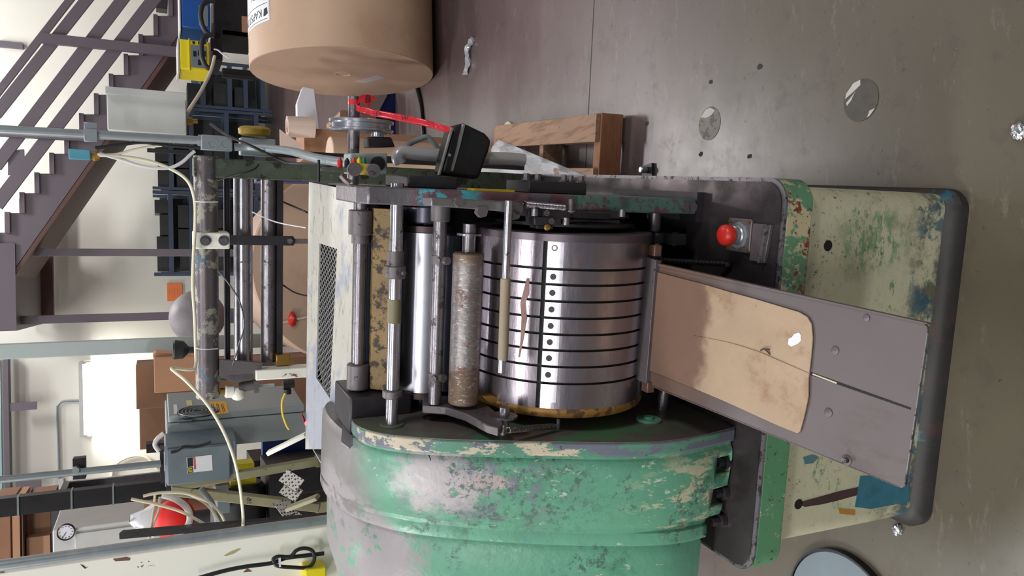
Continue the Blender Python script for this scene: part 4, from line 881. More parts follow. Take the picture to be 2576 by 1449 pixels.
# junk box + yellow regulator
b = B(); q0, q1 = px_(694, 395, 1.15), px_(605, 345, 1.15); b.box(q0.x, q1.x, 1.15, 1.2, q0.z, q1.z); rb = thing('motor_starter_box', 'grey box behind the bent conduit with a round yellow cap on it', 'electrical box', org=atY(694, 370, 2.2)); tpart(rb, 'box_body', b, GREYBOX, bevel=.003)
b = B(); q = px_(640, 342, 1.18); b.lathe(q, q+Vector((.03, 0, .0)), [(0, .03), (.004, .042), (.018, .044), (.024, .038), (.026, .03)], n=32); tpart(rb, 'round_cap', b, MT('dirty_yellow', srgb(170, 140, 50), .5).vary(40, .4).done(), label='dirty yellow round cap')
b = B(); b.box(q0.x, q0.x+.02, 1.15, 1.2, ZB+.0, q0.z+.01); tpart(rb, 'box_post', b, DARK)
# ------------------------------------------------------------------ red barrier tape
def ribbon(name, pts, wid, up, label, mat, cat='tape'):
    P = [Vector(p) for p in pts]; Q = []
    for i in range(len(P)-1):
        a, b_, c, d = P[max(i-1, 0)], P[i], P[i+1], P[min(i+2, len(P)-1)]
        for k in range(6): t = k/6; Q.append(.5*((2*b_)+(c-a)*t+(2*a-5*b_+4*c-d)*t*t+(3*b_-a-3*c+d)*t**3))
    Q.append(P[-1]); n = len(Q); b = MB()
    def f(u, v):
        i = min(int(u*(n-1)+.5), n-1); uu = Vector(up).normalized(); return Q[i] + uu*(v-.5)*wid + Vector((0, random.uniform(-1, 1)*.0015, random.uniform(-1, 1)*.001))
    b.grid(f, n-1, 4); o = b.build(name, mat, None, solid=.0006); return tag(o, label, cat), Q
wp = lambda x, y, Y: Vector(PO) + Vector(PR.T @ pY(x, y, Y))
tp, TQ = ribbon('barrier_tape', [wp(893, 262, .55), wp(899, 272, .53), wp(912, 276, .52), wp(940, 284, .50), wp(990, 293, .47), wp(1060, 307, .42), wp(1100, 318, .40), wp(1138, 330, .37)], .014, (1, 0, 0), 'red barrier tape stretched from the pulley shaft to the black bracket', TAPER)
# lettering on the tape
for body, px, Y in (('D', (950, 287), .485), ('W', (1016, 298), .44)):
    o = wp(px[0], px[1], Y); rt = (wp(px[0]+10, px[1]+2, Y-.006)-o); text_obj(body, .014, tp, (o+Vector((0, -.003, 0)), rt, Vector((1, 0, 0))), INK)
b = MB(); ks = [wp(x, y, .53) for x, y in ((899, 262), (903, 243), (915, 237), (932, 238), (948, 246), (944, 252), (935, 256), (929, 270), (919, 262), (908, 256))]
b.prism([k+Vector((0, random.uniform(-.004, .004), 0)) for k in ks], (0, .0015, 0)); kt = solo('tape_knot', b, TAPER, 'loose red tape end with black print tied at the pulley shaft', 'tape')
o = wp(925, 250, .525); text_obj('B', .022, kt, (o, wp(935, 252, .525)-o, wp(925, 240, .525)-o), INK)
solo('tape_wrap', B().cyl((float(pY(887, 251, Yp)[0]), Yp, pz), (float(pY(887, 264, Yp)[0]), Yp, pz), .0132, n=24), TAPER, 'red tape wrapped round the end of the pulley shaft', 'tape')
b = MB(); b.grid(lambda u, v: Vector(wp(758+40*u, 1040+95*u+22*(v-.5)*(1-abs(u-.5)*1.2), .80)) + Vector((0, random.uniform(-.008, .008), 0)), 10, 4)
o = b.build('barrier_tape', TAPER, None, solid=.0008); tag(o, 'crumpled red and white tape hanging off the left corner of the hood', 'tape')
# ------------------------------------------------------------------ cardboard on the board, scraps
def wpB(x, y): return PM @ Vector(onB(x, y))
cp = [(1652, 684), (1700, 697), (1760, 712), (1830, 733), (1900, 752), (1960, 770), (2010, 785), (2030, 797), (2041, 815), (2044, 850), (2040, 900), (2034, 950), (2033, 1000), (2022, 1050), (2012, 1085), (2005, 1090), (1960, 1072), (1900, 1045), (1850, 1022), (1800, 1000), (1740, 975), (1680, 950), (1632, 932)]
b = B(); b.prism([onB(x, y, .0042) for x, y in cp], -BN*.0030); b.tube([onB(1745, 845, .0040), onB(1830, 862, .0046), onB(1905, 885, .0050), onB(1960, 908, .0050), onB(2034, 940, .0044)], .0013, 6); c1 = solo('cardboard_sheet', b, CARDS, 'grease-stained tan cardboard sheet lying on the delivery board', 'cardboard', bevel=.0008)
o_ = c1.matrix_world.translation; t = MT('oil_stained_cardboard', srgb(168, 144, 120), .85); t.vary(8, .10)
t.over(t.thr(t.noise(7, 7, .7, loc=(3, 3, 3)), .52, .66), srgb(142, 110, 84), fac=.8); t.over(t.thr(t.noise(60, 6, .75), .66, .69), srgb(96, 70, 50))
far_ = Vector(wpB(1660, 800)) - o_
st_ = t.near(tuple(far_), .125, .012, (.55, 1, 1), .10, 9)
t.over(st_, srgb(112, 84, 70), .6, fac=.92); fold = t.near(tuple(Vector(wpB(1900, 900)) - o_), .003, .002, (1, .02, .02), .004, 30)
t.bump(20, .5, dist=.004); c1.data.materials[0] = t.done()
b = B(); b.prism([onB(x, y, .0052) for x, y in ((1984, 852), (1992, 848), (1998, 840), (2010, 836), (2014, 842), (2015, 856), (2008, 864), (2000, 868), (1990, 872), (1982, 866))], -BN*.0006); solo('paper_scrap', b, WHITE, 'small torn white paper scrap on the stained cardboard', 'paper scrap')
b = B(); b.tube([onB(1913, 882, .005), onB(1922, 878, .007), onB(1930, 884, .007), onB(1937, 892, .005)], .0012, 6); b.tube([onB(1922, 878, .007), onB(1936, 880, .008)], .001, 6); solo('fibre_scrap', b, MT('scrap_brown', srgb(70, 52, 40), .8).done(), 'curled dark brown scrap on the stained cardboard', 'scrap')
def crumple(name, x, y, r, sc, label, mat, cat='foil', z=0.):
    p = atZ(x, y, z); b = MB(); random.seed(int(x)); b.sphere((p[0], p[1], r*sc[2]*.8), r, 18, sc, .28); return solo(name, b, mat, label, cat, ang=20)
crumple('crumpled_foil', 2572, 330, .016, (1.1, .9, .7), 'crumpled silver foil on the floor at the frame edge', FOIL)
crumple('crumpled_foil', 2262, 1331, .013, (1.1, .8, .7), 'crumpled silver foil on the floor beside the pedestal', FOIL)
b = MB(); a0_, a1_ = Vector(atZ(1188, 98, .01)), Vector(atZ(1170, 188, .01)); b.tube([a0_, a0_.lerp(a1_, .3)+Vector((.01, .02, .006)), a0_.lerp(a1_, .6)+Vector((-.02, 0, 0)), a1_], .014, 8, 6)
for i in range(len(b.v)): b.v[i] = tuple(np.array(b.v[i]) + [random.uniform(-.006, .006) for _ in range(3)])
b.v = [(p[0], p[1], max(p[2], .0005)) for p in b.v]
solo('plastic_strip', b, MT('clear_scrap', srgb(200, 200, 206), .15, .2).done(), 'twisted clear plastic strip lying on the floor below the paper roll', 'plastic scrap', ang=20)
def disc(x, y, r, label, mat1, mat2, shapes):
    p = Vector(atZ(x, y, 0)); t = thing('floor_spot', label, 'floor spot', org=p)
    tpart(t, 'spot_base', MB().cyl(p+Vector((0, 0, .0004)), p+Vector((0, 0, .0012)), r, n=40), mat1)
    for poly in shapes:
        b = MB(); b.prism([p + Vector((r*a, r*c, .0012)) for a, c in poly], (0, 0, .0006)); tpart(t, 'tape_residue', b, mat2)
SPB = MT('grey_tape', srgb(128, 122, 112), .5); SPB.over(SPB.thr(SPB.noise(30, 7, .7), .5, .56), srgb(84, 78, 70)); SPB = SPB.done()
SPW = MT('white_residue', srgb(200, 196, 186), .5).vary(20, .1).done()
disc(1785, 311, .052, 'worn oval pale spot on the floor right of the bed, nearer the pallet', SPB, SPW, [[(.9, .3), (.95, -.1), (.7, -.55), (.45, -.2), (.4, .3), (.55, .8)]])
disc(2166, 252, .052, 'worn dark and white round spot on the floor, nearest the camera', MT('dark_residue', srgb(76, 72, 66), .5).vary(30, .3).done(), SPW, [[(.98, .0), (.9, .4), (.5, .84), (.25, .9), (.5, .4), (.72, .0)], [(-.9, -.35), (-.6, -.5), (-.55, -.8), (-.85, -.5)], [(.3, .5), (.5, .3), (.1, .55), (-.1, .8), (.05, .85)]])
for i, (x, y, rr, lb) in enumerate(((1911, 168, .010, 'dark chip hole in the floor far right of the press'), (1886, 393, .009, 'dark chip hole in the floor close to the bed'), (1763, 388, .009, 'dark chip hole in the floor between oval spot and bed'), (1788, 206, .009, 'small ring-shaped chip in the floor above the oval spot'), (1628, 310, .010, 'dark chip in the floor right of the pallet shadow'))):
    p = Vector(atZ(x, y, 0)); b = MB(); random.seed(i); b.prism([p+Vector((rr*random.uniform(.6, 1)*math.cos(k*.785), rr*random.uniform(.6, 1)*1.4*math.sin(k*.785), .0003)) for k in range(8)], (0, 0, .0007)); solo('floor_chip', b, MT('chip_dark', srgb(62, 54, 52), .8).done() if i == 0 else bpy.data.materials['chip_dark'], lb, 'floor chip')
p = Vector(atZ(1634, 428, 0)); at_ = thing('anchor_bolt', 'anchor bolt and bracket on the floor beside the bed edge', 'anchor bolt', org=p)
tpart(at_, 'bracket', MB().box(p.x-.035, p.x+.02, p.y-.03, p.y+.03, 0, .012), DARK); tpart(at_, 'bolt', MB().cyl((p.x, p.y, .012), (p.x, p.y, .04), .012, n=12, ch=.003), ZINC)
# ------------------------------------------------------------------ pallet
zt_ = .128
A0, A1 = atZ(1500, 283, zt_), atZ(1500, 435, zt_); A2 = atZ(1240, 330, zt_)
uy = Vector(atZ(1243, 314, zt_) - A0); uy.z = 0; uy.normalize(); ux = Vector((uy.y, -uy.x, 0))      # ux to the right, uy away
pr0 = Vector((A0[0], A0[1], 0)); depth = max(Vector(atZ(1243, 314, zt_) - A0).length, .9)
pal = thing('pallet', 'plain wooden pallet lying flat on the floor right of the press', 'pallet', org=pr0)
def pb(xa_, xb_, ya, yb, z0, z1):
    b = MB(); q = [pr0 + ux*xx + uy*yy + Vector((0, 0, zz)) for xx in (xa_, xb_) for yy in (ya, yb) for zz in (z0, z1)]
    return b.add(q, [(0, 1, 3, 2), (4, 6, 7, 5), (0, 4, 5, 1), (2, 3, 7, 6), (0, 2, 6, 4), (1, 5, 7, 3)])
PWd = 1.0
for i, yy in enumerate((0, depth/2-.02, depth-.04)):
    tpart(pal, 'stringer', pb(-PWd, 0, yy-.012 if i == 0 else yy, yy+.035, .018, .110), WOODO if i == 0 else WOOD, bevel=.002)
for xx, wd in ((-.105, .10), (-.29, .09), (-.47, .09), (-.65, .09), (-.83, .09), (-1.0, .1)):
    tpart(pal, 'deck_board', pb(xx, xx+wd, -.002, depth, .110, .128), WOOD, bevel=.0015)
for xx, wd in ((-.10, .09), (-.55, .09), (-1.0, .09)): tpart(pal, 'bottom_board', pb(xx, xx+wd, -.004, depth, 0, .018), WOODSH)
# stretch film heaped on the pallet
def filmf(u, v):
    x = -(.07 + .17*(1-u)) - .70*v; y = -.02 + (depth*.95)*u
    h = .135 + .13*math.sin(math.pi*min(v*1.5, 1)*.5)*(.45+.55*u) + .014*math.sin(u*31+v*9) + .012*math.sin(v*40+u*6)
    return pr0 + ux*x + uy*y + Vector((0, 0, h if 0 < v else .131))
b = MB(); b.grid(filmf, 44, 44); solo('stretch_film', b, FILM, 'rumpled clear stretch film heaped on the wooden pallet', 'plastic film', solid=.0004)
p = pr0+ux*-.03+uy*(depth+.11)
b = MB(); b.cyl(p+Vector((0, 0, .0)), p+Vector((0, 0, .01)), .06, n=28); solo('paper_disc', b, MT('pale_disc', srgb(208, 200, 180), .6).done(), 'pale round disc on the floor behind the pallet', 'disc')
# ------------------------------------------------------------------ big paper roll
fb = Vector(atZ(1093, 150, 0)) + Vector((-.11, 0, 0)); RY = fb.y + .0
lo, hi = .3, .9
for _ in range(40):
    R_ = (lo+hi)/2
    # silhouette top of a circle of radius R in the plane x = fb.x
    best = 1e9
    for k in range(90):
        a_ = k*2*math.pi/90; P_ = A3(fb.x, RY+R_*math.cos(a_), R_+R_*math.sin(a_)); q = CAMR.T @ (P_-CP); best = min(best, FW/2 + FPX*q[0]/-q[2])
    if best < 632: hi = R_
    else: lo = R_
RC = Vector((fb.x, RY+.12, R_))
roll = thing('paper_roll', 'large brown kraft paper roll lying on its side at the right', 'paper roll', org=(RC.x, RC.y, 0))
tpart(roll, 'roll_body', MB().lathe(RC, RC+Vector((1.25, 0, 0)), [(.0, R_-.004), (.004, R_), (1.246, R_), (1.25, R_-.004)], n=120), KRAFT)
b = MB(); b.lathe(RC+Vector((-.002, 0, 0)), RC+Vector((.02, 0, 0)), [(.012, .046), (0, .05), (0, R_-.004), (.002, R_-.002)], n=120, caps=False); tpart(roll, 'roll_end', b, KRAFTE)
b = MB(); b.lathe(RC+Vector((-.003, 0, 0)), RC+Vector((.01, 0, 0)), [(.01, .036), (0, .042), (0, .048), (.004, .052)], n=48, caps=False); b.cyl(RC+Vector((.005, 0, 0)), RC+Vector((.012, 0, 0)), .045, n=40); tpart(roll, 'core_plug', b, KRAFT)
b = MB(); b.prism([RC+Vector((-.0035, yy, zz)) for yy, zz in ((-.05, -.20), (.15, -.10), (.15, -.17), (-.02, -.26))], (.001, 0, 0)); tpart(roll, 'end_sticker', b, MT('sticker_grey', srgb(186, 180, 182), .4).vary(30, .1).done())
def cylp(xo, th, r=R_+.0012): return Vector((RC.x+xo, RC.y - r*math.cos(th), RC.z + r*math.sin(th)))
def pix(P_): q = CAMR.T @ (A3(*P_)-CP); return FW/2+FPX*q[0]/-q[2], FH/2-FPX*q[1]/-q[2]
# angles of the label from its pixel rows
def ang_for(xpx, xo):
    best = (1e9, 0)
    for k in range(0, 600):
        th = math.radians(20 + k*.15); e = abs(pix(cylp(xo, th))[0]-xpx)
        if e < best[0]: best = (e, th)
        if pix(cylp(xo, th))[0] <= xpx: return th
    return best[1]
def xo_for(ypx, th):
    lo_, hi_ = 0., 1.2
    for _ in range(30):
        mm = (lo_+hi_)/2
        if pix(cylp(mm, th))[1] > ypx: lo_ = mm
        else: hi_ = mm
    return lo_
thA = ang_for(678, .25); thB = thA + math.radians(42); xoL = xo_for(50, thA)
b = MB(); b.grid(lambda u, v: cylp(xoL+.30*u, thA+(thB-thA)*v), 6, 24); lb = tpart(roll, 'roll_label', b, LABELW, solid=.0006, label='white printed roll label')
def roll_text(body, size, xo, th0):
    cu = bpy.data.curves.new('lettering', 'FONT'); cu.body = body; cu.size = size; cu.align_y = 'CENTER'
    o = bpy.data.objects.new('lettering', cu); COL.objects.link(o)
    me = bpy.data.meshes.new_from_object(o.evaluated_get(bpy.context.evaluated_depsgraph_get())); bpy.data.objects.remove(o)
    b = MB(); b.add([cylp(xo - v.co.y, th0 + v.co.x/R_, R_+.0022) for v in me.vertices], [tuple(p_.vertices) for p_ in me.polygons])
    b.build('lettering', INK, lb)
def roll_line(xo, t0, t1, wd=.003):
    b = MB(); b.grid(lambda u, v: cylp(xo+wd*u, t0+(t1-t0)*v, R_+.0022), 1, 16); b.build('printed_line', INK, lb)
s_ = math.radians(2)
roll_text('KAPSTONE', .062, xoL+.055, thA+s_*3.6); roll_text('R29/IGN', .050, xoL+.165, thA+s_*1.2); roll_text('TOKEN SPEC', .038, xoL+.235, thA+s_*1.2)
roll_line(xoL+.012, thA+s_, thB-s_); roll_line(xoL+.098, thA+s_, thB-s_)
b = MB()
b.add([cylp(xoL+.04, thA+s_*.8, R_+.0022), cylp(xoL+.075, thA+s_*1.2, R_+.0022), cylp(xoL+.07, thA+s_*2.6, R_+.0022), cylp(xoL+.03, thA+s_*2.9, R_+.0022), cylp(xoL+.03, thA+s_*2.0, R_+.0022)], [(0, 1, 2, 3, 4)]); b.build('logo_mark', INK, lb)
# ------------------------------------------------------------------ things behind the press at the right
def boxpx(name, pts, Y, dep, mat, label, cat, bevel=.0, fn=atY, group=None):
    b = MB(); b.prism([fn(x, y, Y) for x, y in pts], (0, dep, 0)); return solo(name, b, mat, label, cat, bevel, group)
boxpx('foam_panel', [(750, 372), (773, 378), (782, 362), (805, 352), (799, 300), (789, 224), (762, 219), (748, 258)], 4.25, .06, WHITE, 'white cut panel standing behind the paper tubes', 'panel')
tb_ = thing('paper_tube_bundle', 'scalloped pinkish cardboard tube ends beside the white panel', 'paper tubes', org=atY(770, 330, 3.9))
for (x0, x1, yc, w_) in ((728, 745, 315, 17), (752, 768, 322, 17)):
    q0 = Vector(atY(722, yc, 3.95)); q1 = Vector(atY(790, yc+2, 3.95)); b = MB(); b.lathe(q1, q0, [(0, .045), ((q1-q0).length, .045), ((q1-q0).length, .040), (.02, .040)], n=28, caps=False); tpart(tb_, 'tube', b, MT('pink_card', srgb(226, 200, 184), .7).done() if x0 == 728 else bpy.data.materials['pink_card'])
b = MB(); b.prism([atY(x, y, 3.9) for x, y in ((704, 325), (710, 330), (720, 338), (735, 348), (752, 358), (760, 366), (760, 398), (705, 372))], (0, .01, 0)); tpart(tb_, 'scalloped_sheet', b, bpy.data.materials['pink_card'])
q0, q1 = atY(766, 398, 4.0), atY(766, 322, 4.0); tpart(tb_, 'tube_carton', MB().box(q0[0], q1[0], 4.0, 4.24, 0, q0[2]), CARTON)
for i, (x, y, r, Y, lb_) in enumerate(((845, 395, .09, 3.5, 'small kraft roll seen above the grey control box'),)):
    q = Vector(atY(x, y, Y)); b = MB(); b.cyl((q.x, q.y, 0), (q.x, q.y, q.z+.03), r, n=40, ch=.004); solo('kraft_roll', b, KRAFT, lb_, 'paper roll')
boxpx('timber_block', [(855, 280), (862, 276), (965, 290), (966, 303), (856, 292)], 5.75, .5, WOOD, 'pale timber beam end behind the pulley shaft', 'timber')
nb = thing('navy_cart', 'navy blue steel cart frame on the floor beneath the big paper roll', 'cart', org=atZ(1000, 300, 0))
b = MB(); q0, q1 = atZ(1000, 262, 0), atZ(1000, 400, 0); b.prism([atY(x, y, 5.4) for x, y in ((945, 290), (978, 228), (1006, 228), (1000, 262), (1000, 400), (950, 400))], (0, .25, 0)); tpart(nb, 'side_panel', b, NAVY, bevel=.004)
b = MB(); b.prism([atY(x, y, 5.36) for x, y in ((878, 232), (950, 232), (978, 232), (948, 290), (930, 330), (878, 340))], (0, .03, 0)); tpart(nb, 'grey_panel', b, MT('warm_grey', srgb(150, 136, 130), .6).done())
solo('floor_cable', MB().tube([atZ(1050, 222, .012), atZ(1058, 260, .012), atZ(1062, 300, .012), atZ(1066, 345, .012), atZ(1075, 400, .012)], .014, 8), RUBBER, 'thick black cable on the floor between roll and pallet', 'cable')
# wrapped big roll behind the guide rollers
wr = thing('wrapped_roll', 'big plastic-wrapped brown paper roll behind the guide rollers', 'paper roll', org=atY(1000, 660, 4.6))
q = Vector(atY(872, 668, 4.4)); r_ = .56; q.z = r_
tpart(wr, 'roll_body', MB().cyl((q.x, q.y, r_), (q.x, q.y+.9, r_), r_, n=90, ch=.01), KRAFTE)
b = MB()
for k in range(3):
    a_ = 2.2+k*.9; b.tube([q+Vector((r_*.97*math.cos(a_), -.006, r_*.97*math.sin(a_))), q+Vector((r_*.5*math.cos(a_+.7), -.012, r_*.5*math.sin(a_+.7))), q+Vector((r_*.9*math.cos(a_+1.5), -.006, r_*.9*math.sin(a_+1.5)))], .006, 6)
tpart(wr, 'film_crease', b, FILM, one=True)
q = Vector(atY(735, 805, 4.385)); b = MB(); b.sphere(q, .03, 10, (1.3, .7, .7), .3); solo('red_tag', b, RED, 'small red tag on the plastic-wrapped roll', 'tag')
boxpx('kraft_stack', [(712, 440), (1000, 440), (1000, 560), (712, 540)], 5.7, .3, CARTON, 'brown paper stack right of the wrapped roll', 'paper stack')
boxpx('blue_bin', [(645, 425), (1141, 435), (1141, 462), (645, 455)], 4.2, .1, NAVY, 'small dark blue bin seen between guide rollers', 'bin')
for nm in ('blue_bin',):
    o = bpy.data.objects[nm]
# ------------------------------------------------------------------ stair, landing, wall pieces
def onfloor(p): return (p[0], p[1], 0)
S = 10.0
stair = thing('staircase', 'dark mauve steel staircase climbing left to a landing on the back wall', 'staircase', org=atY(660, 60, S) * np.array([1, 1, 0]))
def v(x, y, Y=S): return Vector(atY(x, y, Y))
steps = []
x, y = 425.8, -10.0
for k in range(15): steps.append((x, y)); x -= 37.3; y += 49.6
poly = []
for (sx_, sy_) in steps:
    poly += [v(sx_, sy_), v(sx_, sy_+49.6)]
low = [v(steps[-1][0]+92, steps[-1][1]+50), v(steps[0][0]+92, steps[0][1])]
b = MB(); b.prism(poly + low, (0, .03, 0)); tpart(stair, 'stringer', b, STAIR)
b = MB(); b.prism([p + Vector((0, 1.5, 0)) for p in poly+low], (0, .03, 0)); tpart(stair, 'stringer', b, STAIR)
for (sx_, sy_) in steps[:-1]:
    a_, c_ = v(sx_, sy_-2), v(sx_, sy_+51); b = MB(); b.box(min(a_.x, c_.x), max(a_.x, c_.x), S-.03, S+1.53, a_.z-.035, a_.z+.012); tpart(stair, 'tread', b, STAIR)
l0, l1 = v(steps[0][0]+94, steps[0][1]), v(steps[-1][0]+94, steps[-1][1]+50)
b = MB(); b.prism([l0, l1, l1+Vector((0, 0, -.05)), l0+Vector((0, 0, -.05))], (0, 1.53, 0)); tpart(stair, 'soffit_plate', b, STAIRR)
# landing
b = MB(); a_, c_ = v(42, 832), v(-10, 612); b.box(a_.x, c_.x, S-.02, S+2.2, a_.z, c_.z+.1); tpart(stair, 'landing', b, STAIR)
b = MB(); a_, c_ = v(134, 795, S+2.1), v(48, 500, S+2.1); b.box(a_.x, c_.x, S+2.1, S+2.25, a_.z, c_.z); tpart(stair, 'ledger_beam', b, STAIRR)
for (p0, p1, Y, wd) in (((46, 634), (600, 634), S+.2, .085), ((40, 806), (600, 785), S+.3, .095)):
    a_, c_ = v(*p0, Y), v(*p1, Y); xx = (a_.x+c_.x)/2; b = MB(); b.box(a_.x-wd/2, a_.x+wd/2, Y, Y+.09, 0, a_.z); tpart(stair, 'landing_post', b, STAIR)
# rails
def seg(p0, p1, wd, th, Y, name, par=stair):
    a_, c_ = v(*p0, Y), v(*p1, Y); b = MB(); b.bar(a_, c_, th, wd, (0, 0, 1)); tpart(par, name, b, STAIR)
for (p0, p1, w_) in (((190, -18), (-12, 242), .07), ((235, -22), (-12, 290), .11), ((324, -22), (-12, 420), .12), ((405, -26), (-10, 518), .13)):
    seg(p0, p1, w_, .05, S-.04, 'rail')
for (p0, p1) in (((106, 96), (448, 128)), ((-10, 330), (215, 347))):
    a_, c_ = v(*p0, S-.09), v(*p1, S-.09); b = MB(); b.box(a_.x-.055, a_.x+.055, S-.11, S-.06, c_.z, a_.z); tpart(stair, 'rail_post', b, STAIR)
b = MB(); b.prism([v(60, 375, S-.05), v(62, 430, S-.05), v(20, 440, S-.05), (v(20, 380, S-.05))], (0, .04, 0)); tpart(stair, 'gusset', b, STAIR)
# wall bits
def wallbox(name, x0, y0, x1, y1, mat, label, cat, Y=WY-.06, th=.05):
    a_, c_ = v(x1, y1, Y), v(x0, y0, Y); return solo(name, MB().box(min(a_.x, c_.x), max(a_.x, c_.x), Y, Y+th, min(a_.z, c_.z), max(a_.z, c_.z)), mat, label, cat)
wallbox('wall_bracket', -8, 101, 57, 122, STAIR, 'dark steel bracket on the wall above the stair', 'bracket', th=.06)
p_ = wallbox('paper_notice', 420, 712, 459, 757, ORANGE, 'orange paper notice with small print on the back wall', 'notice', Y=WY-.012, th=.004)
q = v(440, 735, WY-.0135)
for k in range(5): text_obj('- - - - - - -' if k else '- - - -', .03, p_, (q+Vector((0, 0, .075-.035*k)), Vector((1, 0, 0)), Vector((0, 0, 1))), INK, name='printed_line')
wallbox('mezzanine_beam', 6, 896, 26, 1262, STAIR, 'long dark beam across the top of the left wall', 'beam', Y=WY-.25, th=.2)
wallbox('beam_bracket', 26, 1015, 92, 1030, STAIR, 'dark steel bracket below the mezzanine beam, nearer the wall lamp', 'bracket', Y=WY-.3, th=.06)
wallbox('beam_bracket', 40, 1214, 103, 1234, STAIR, 'dark steel bracket below the mezzanine beam, nearer the clock', 'bracket', Y=WY-.3, th=.06)
wn = wallbox('window_1', -20, 905, 6, 1262, GLASS, None, None, Y=WY-.05, th=.04); del_ = [wn.__delitem__(k) for k in ('label', 'category') if k in wn.keys()]; wn['kind'] = 'structure'
solo('wall_conduit', MB().tube([v(206, 1008, WY-.03), v(160, 1010, WY-.03), v(147, 1018, WY-.03), v(144, 1035, WY-.03), v(147, 1120, WY-.03), v(149, 1205, WY-.03)], .015, 8), ZINCD, 'thin conduit bent down the left wall from the wall lamp', 'conduit')
wallbox('wall_socket_box', 139, 1206, 160, 1230, LTGREY, 'small grey box at the foot of the wall conduit', 'electrical box')
# fluorescent wall lamp
lampt = thing('wall_lamp', 'glowing fluorescent strip lamp on the left back wall', 'lamp', org=v(260, 1005, WY-.15))
a_, c_ = v(214, 1098, WY-.2), v(205, 912, WY-.2)
LAMP = MT('lamp_glow', srgb(255, 250, 238), .4).done(emit=(1, .97, .90, 1), es=14)
zl = (a_.z+c_.z)/2
tpart(lampt, 'lamp_housing', MB().box(a_.x, c_.x, WY-.22, WY-.001, zl, zl+.05), LTGREY)
zz_ = zl-.05
for k in range(2): tpart(lampt, 'tube', MB().cyl((a_.x+.03, WY-.17+.1*k, zl-.04), (c_.x-.03, WY-.17+.1*k, zl-.04), .025, n=14), LAMP)
for xx in (a_.x, c_.x-.02): tpart(lampt, 'end_cap', MB().box(xx, xx+.02, WY-.21, WY-.02, zl-.09, zl), LTGREY)
area('wall_lamp_light', ((a_.x+c_.x)/2, WY-.35, zl-.10), (1.0, .15), 34, (1, .97, .9), ((a_.x+c_.x)/2, WY+.05, zl-1.0))
# pale post, grey tank
pp = v(445, 880, 6.0); p1_ = v(200, 877, 6.0)
solo('steel_post', MB().box(p1_.x-.05, p1_.x+.05, 6.0, 6.1, 0, 3.6), POSTC, 'pale green-grey square post left of the landing', 'post', bevel=.005)
tk = thing('round_tank', 'mottled grey round tank top behind the pipe crossbar', 'tank', org=v(490, 797, 6.6))
q = v(497, 797, 6.6); b = MB(); b.sphere(q, .21, 28, (1, 1, 1)); tpart(tk, 'tank_dome', b, MT('mottled_grey', srgb(140, 134, 136), .5).vary(8, .3).done())
tpart(tk, 'tank_stand', MB().cyl((q.x, q.y, 0), (q.x, q.y, q.z-.1), .06), GREYBLU)
# ------------------------------------------------------------------ shelving along the back wall
YS = 11.6
SHELFGAP = MT('shelf_gap_shade', srgb(86, 92, 98), .5).vary(2, .2).done()
def shelfunit(ya, yb, xt, xs, label, bay):
    """between image rows ya>yb (left, right); xt top pixel; xs shelf pixels"""
    L, Rr = v(500, ya, YS).x, v(500, yb, YS).x
    t = thing('shelving_unit', label, 'shelving', org=((L+Rr)/2, YS, 0), group=None)
    top = v(xt, (ya+yb)/2, YS).z
    zhi = v(xs[0], (ya+yb)/2, YS).z; zlo_ = max(v(xs[-1], (ya+yb)/2, YS).z, .05)
    tpart(t, 'gap_shade_sheet', MB().box(L+.041, Rr-.041, YS+.531, YS+.536, zlo_, zhi+.1), SHELFGAP)  # grey sheet added to darken the gaps where bright wall showed through
    for xx in (L, Rr-.04):
        for yy in (YS, YS+.5): tpart(t, 'post', MB().box(xx, xx+.04, yy, yy+.03, 0, top), SHELF)
    for s in xs:
        z_ = v(s, (ya+yb)/2, YS).z
        if z_ > .03: tpart(t, 'shelf', MB().box(L+.041, Rr-.041, YS-.01, YS+.52, z_-.06, z_), SHELF)
        k = -1; xx = L+.06
        while xx < Rr-.3 and z_ > .2:
            k += 1
            w_ = random.uniform(.18, .34); h_ = random.uniform(.10, .18)
            ORD = ('first', 'second', 'third', 'fourth', 'fifth', 'sixth', 'seventh', 'eighth'); x2 = min(xx+w_, Rr-.06)
            o = MB().box(xx, x2, YS+.08, YS+.45, z_+.002, z_+h_).build('stored_part', SHELFD); xx = x2+.02
            tag(o, f'{ORD[k]} dark part from the left on the {ORD[xs.index(s)]} shelf down, {bay} shelving bay', 'machine part', 'dark parts stored on the shelving')
    return t
random.seed(3)
shelfunit(692, 482, 386, (424, 476, 565, 640), 'blue-grey slotted shelving bay below the orange notice side, left-hand bay', 'left')
shelfunit(480, 272, 382, (424, 476, 565, 640), 'blue-grey slotted shelving bay in the middle of the back wall', 'middle')
shelfunit(270, 150, 480, (505, 572, 612, 655), 'blue-grey slotted shelving bay at the right, under the stair foot', 'right')
# welders on boom cart
wc = thing('welder_cart', 'tall black equipment cart under the stair foot', 'cart', org=atY(660, 100, 8.0)*np.array([1, 1, 0]))
def vb(x0, y0, x1, y1, Y, dep):
    a_, c_ = v(x1, y1, Y), v(x0, y0, Y); return MB().box(min(a_.x, c_.x), max(a_.x, c_.x), Y, Y+dep, min(a_.z, c_.z), max(a_.z, c_.z))
tpart(wc, 'cart_body', vb(540, -30, 640, 95, 8.0, .6), BLK); tpart(wc, 'cart_panel', vb(530, 95, 560, 150, 8.0, .5), BLK); tpart(wc, 'cart_rail', vb(560, 188, 640, 200, 7.9, .06), BLK)
tpart(wc, 'carton_patch', vb(608, 40, 632, 82, 7.98, .02), CARTON)
for y_ in (95, 190): 
    a_ = v(600, y_, 8.0); tpart(wc, 'cart_leg', MB().box(a_.x, a_.x+.06, 8.0, 8.06, 0, v(560, y_, 8.).z), BLK)
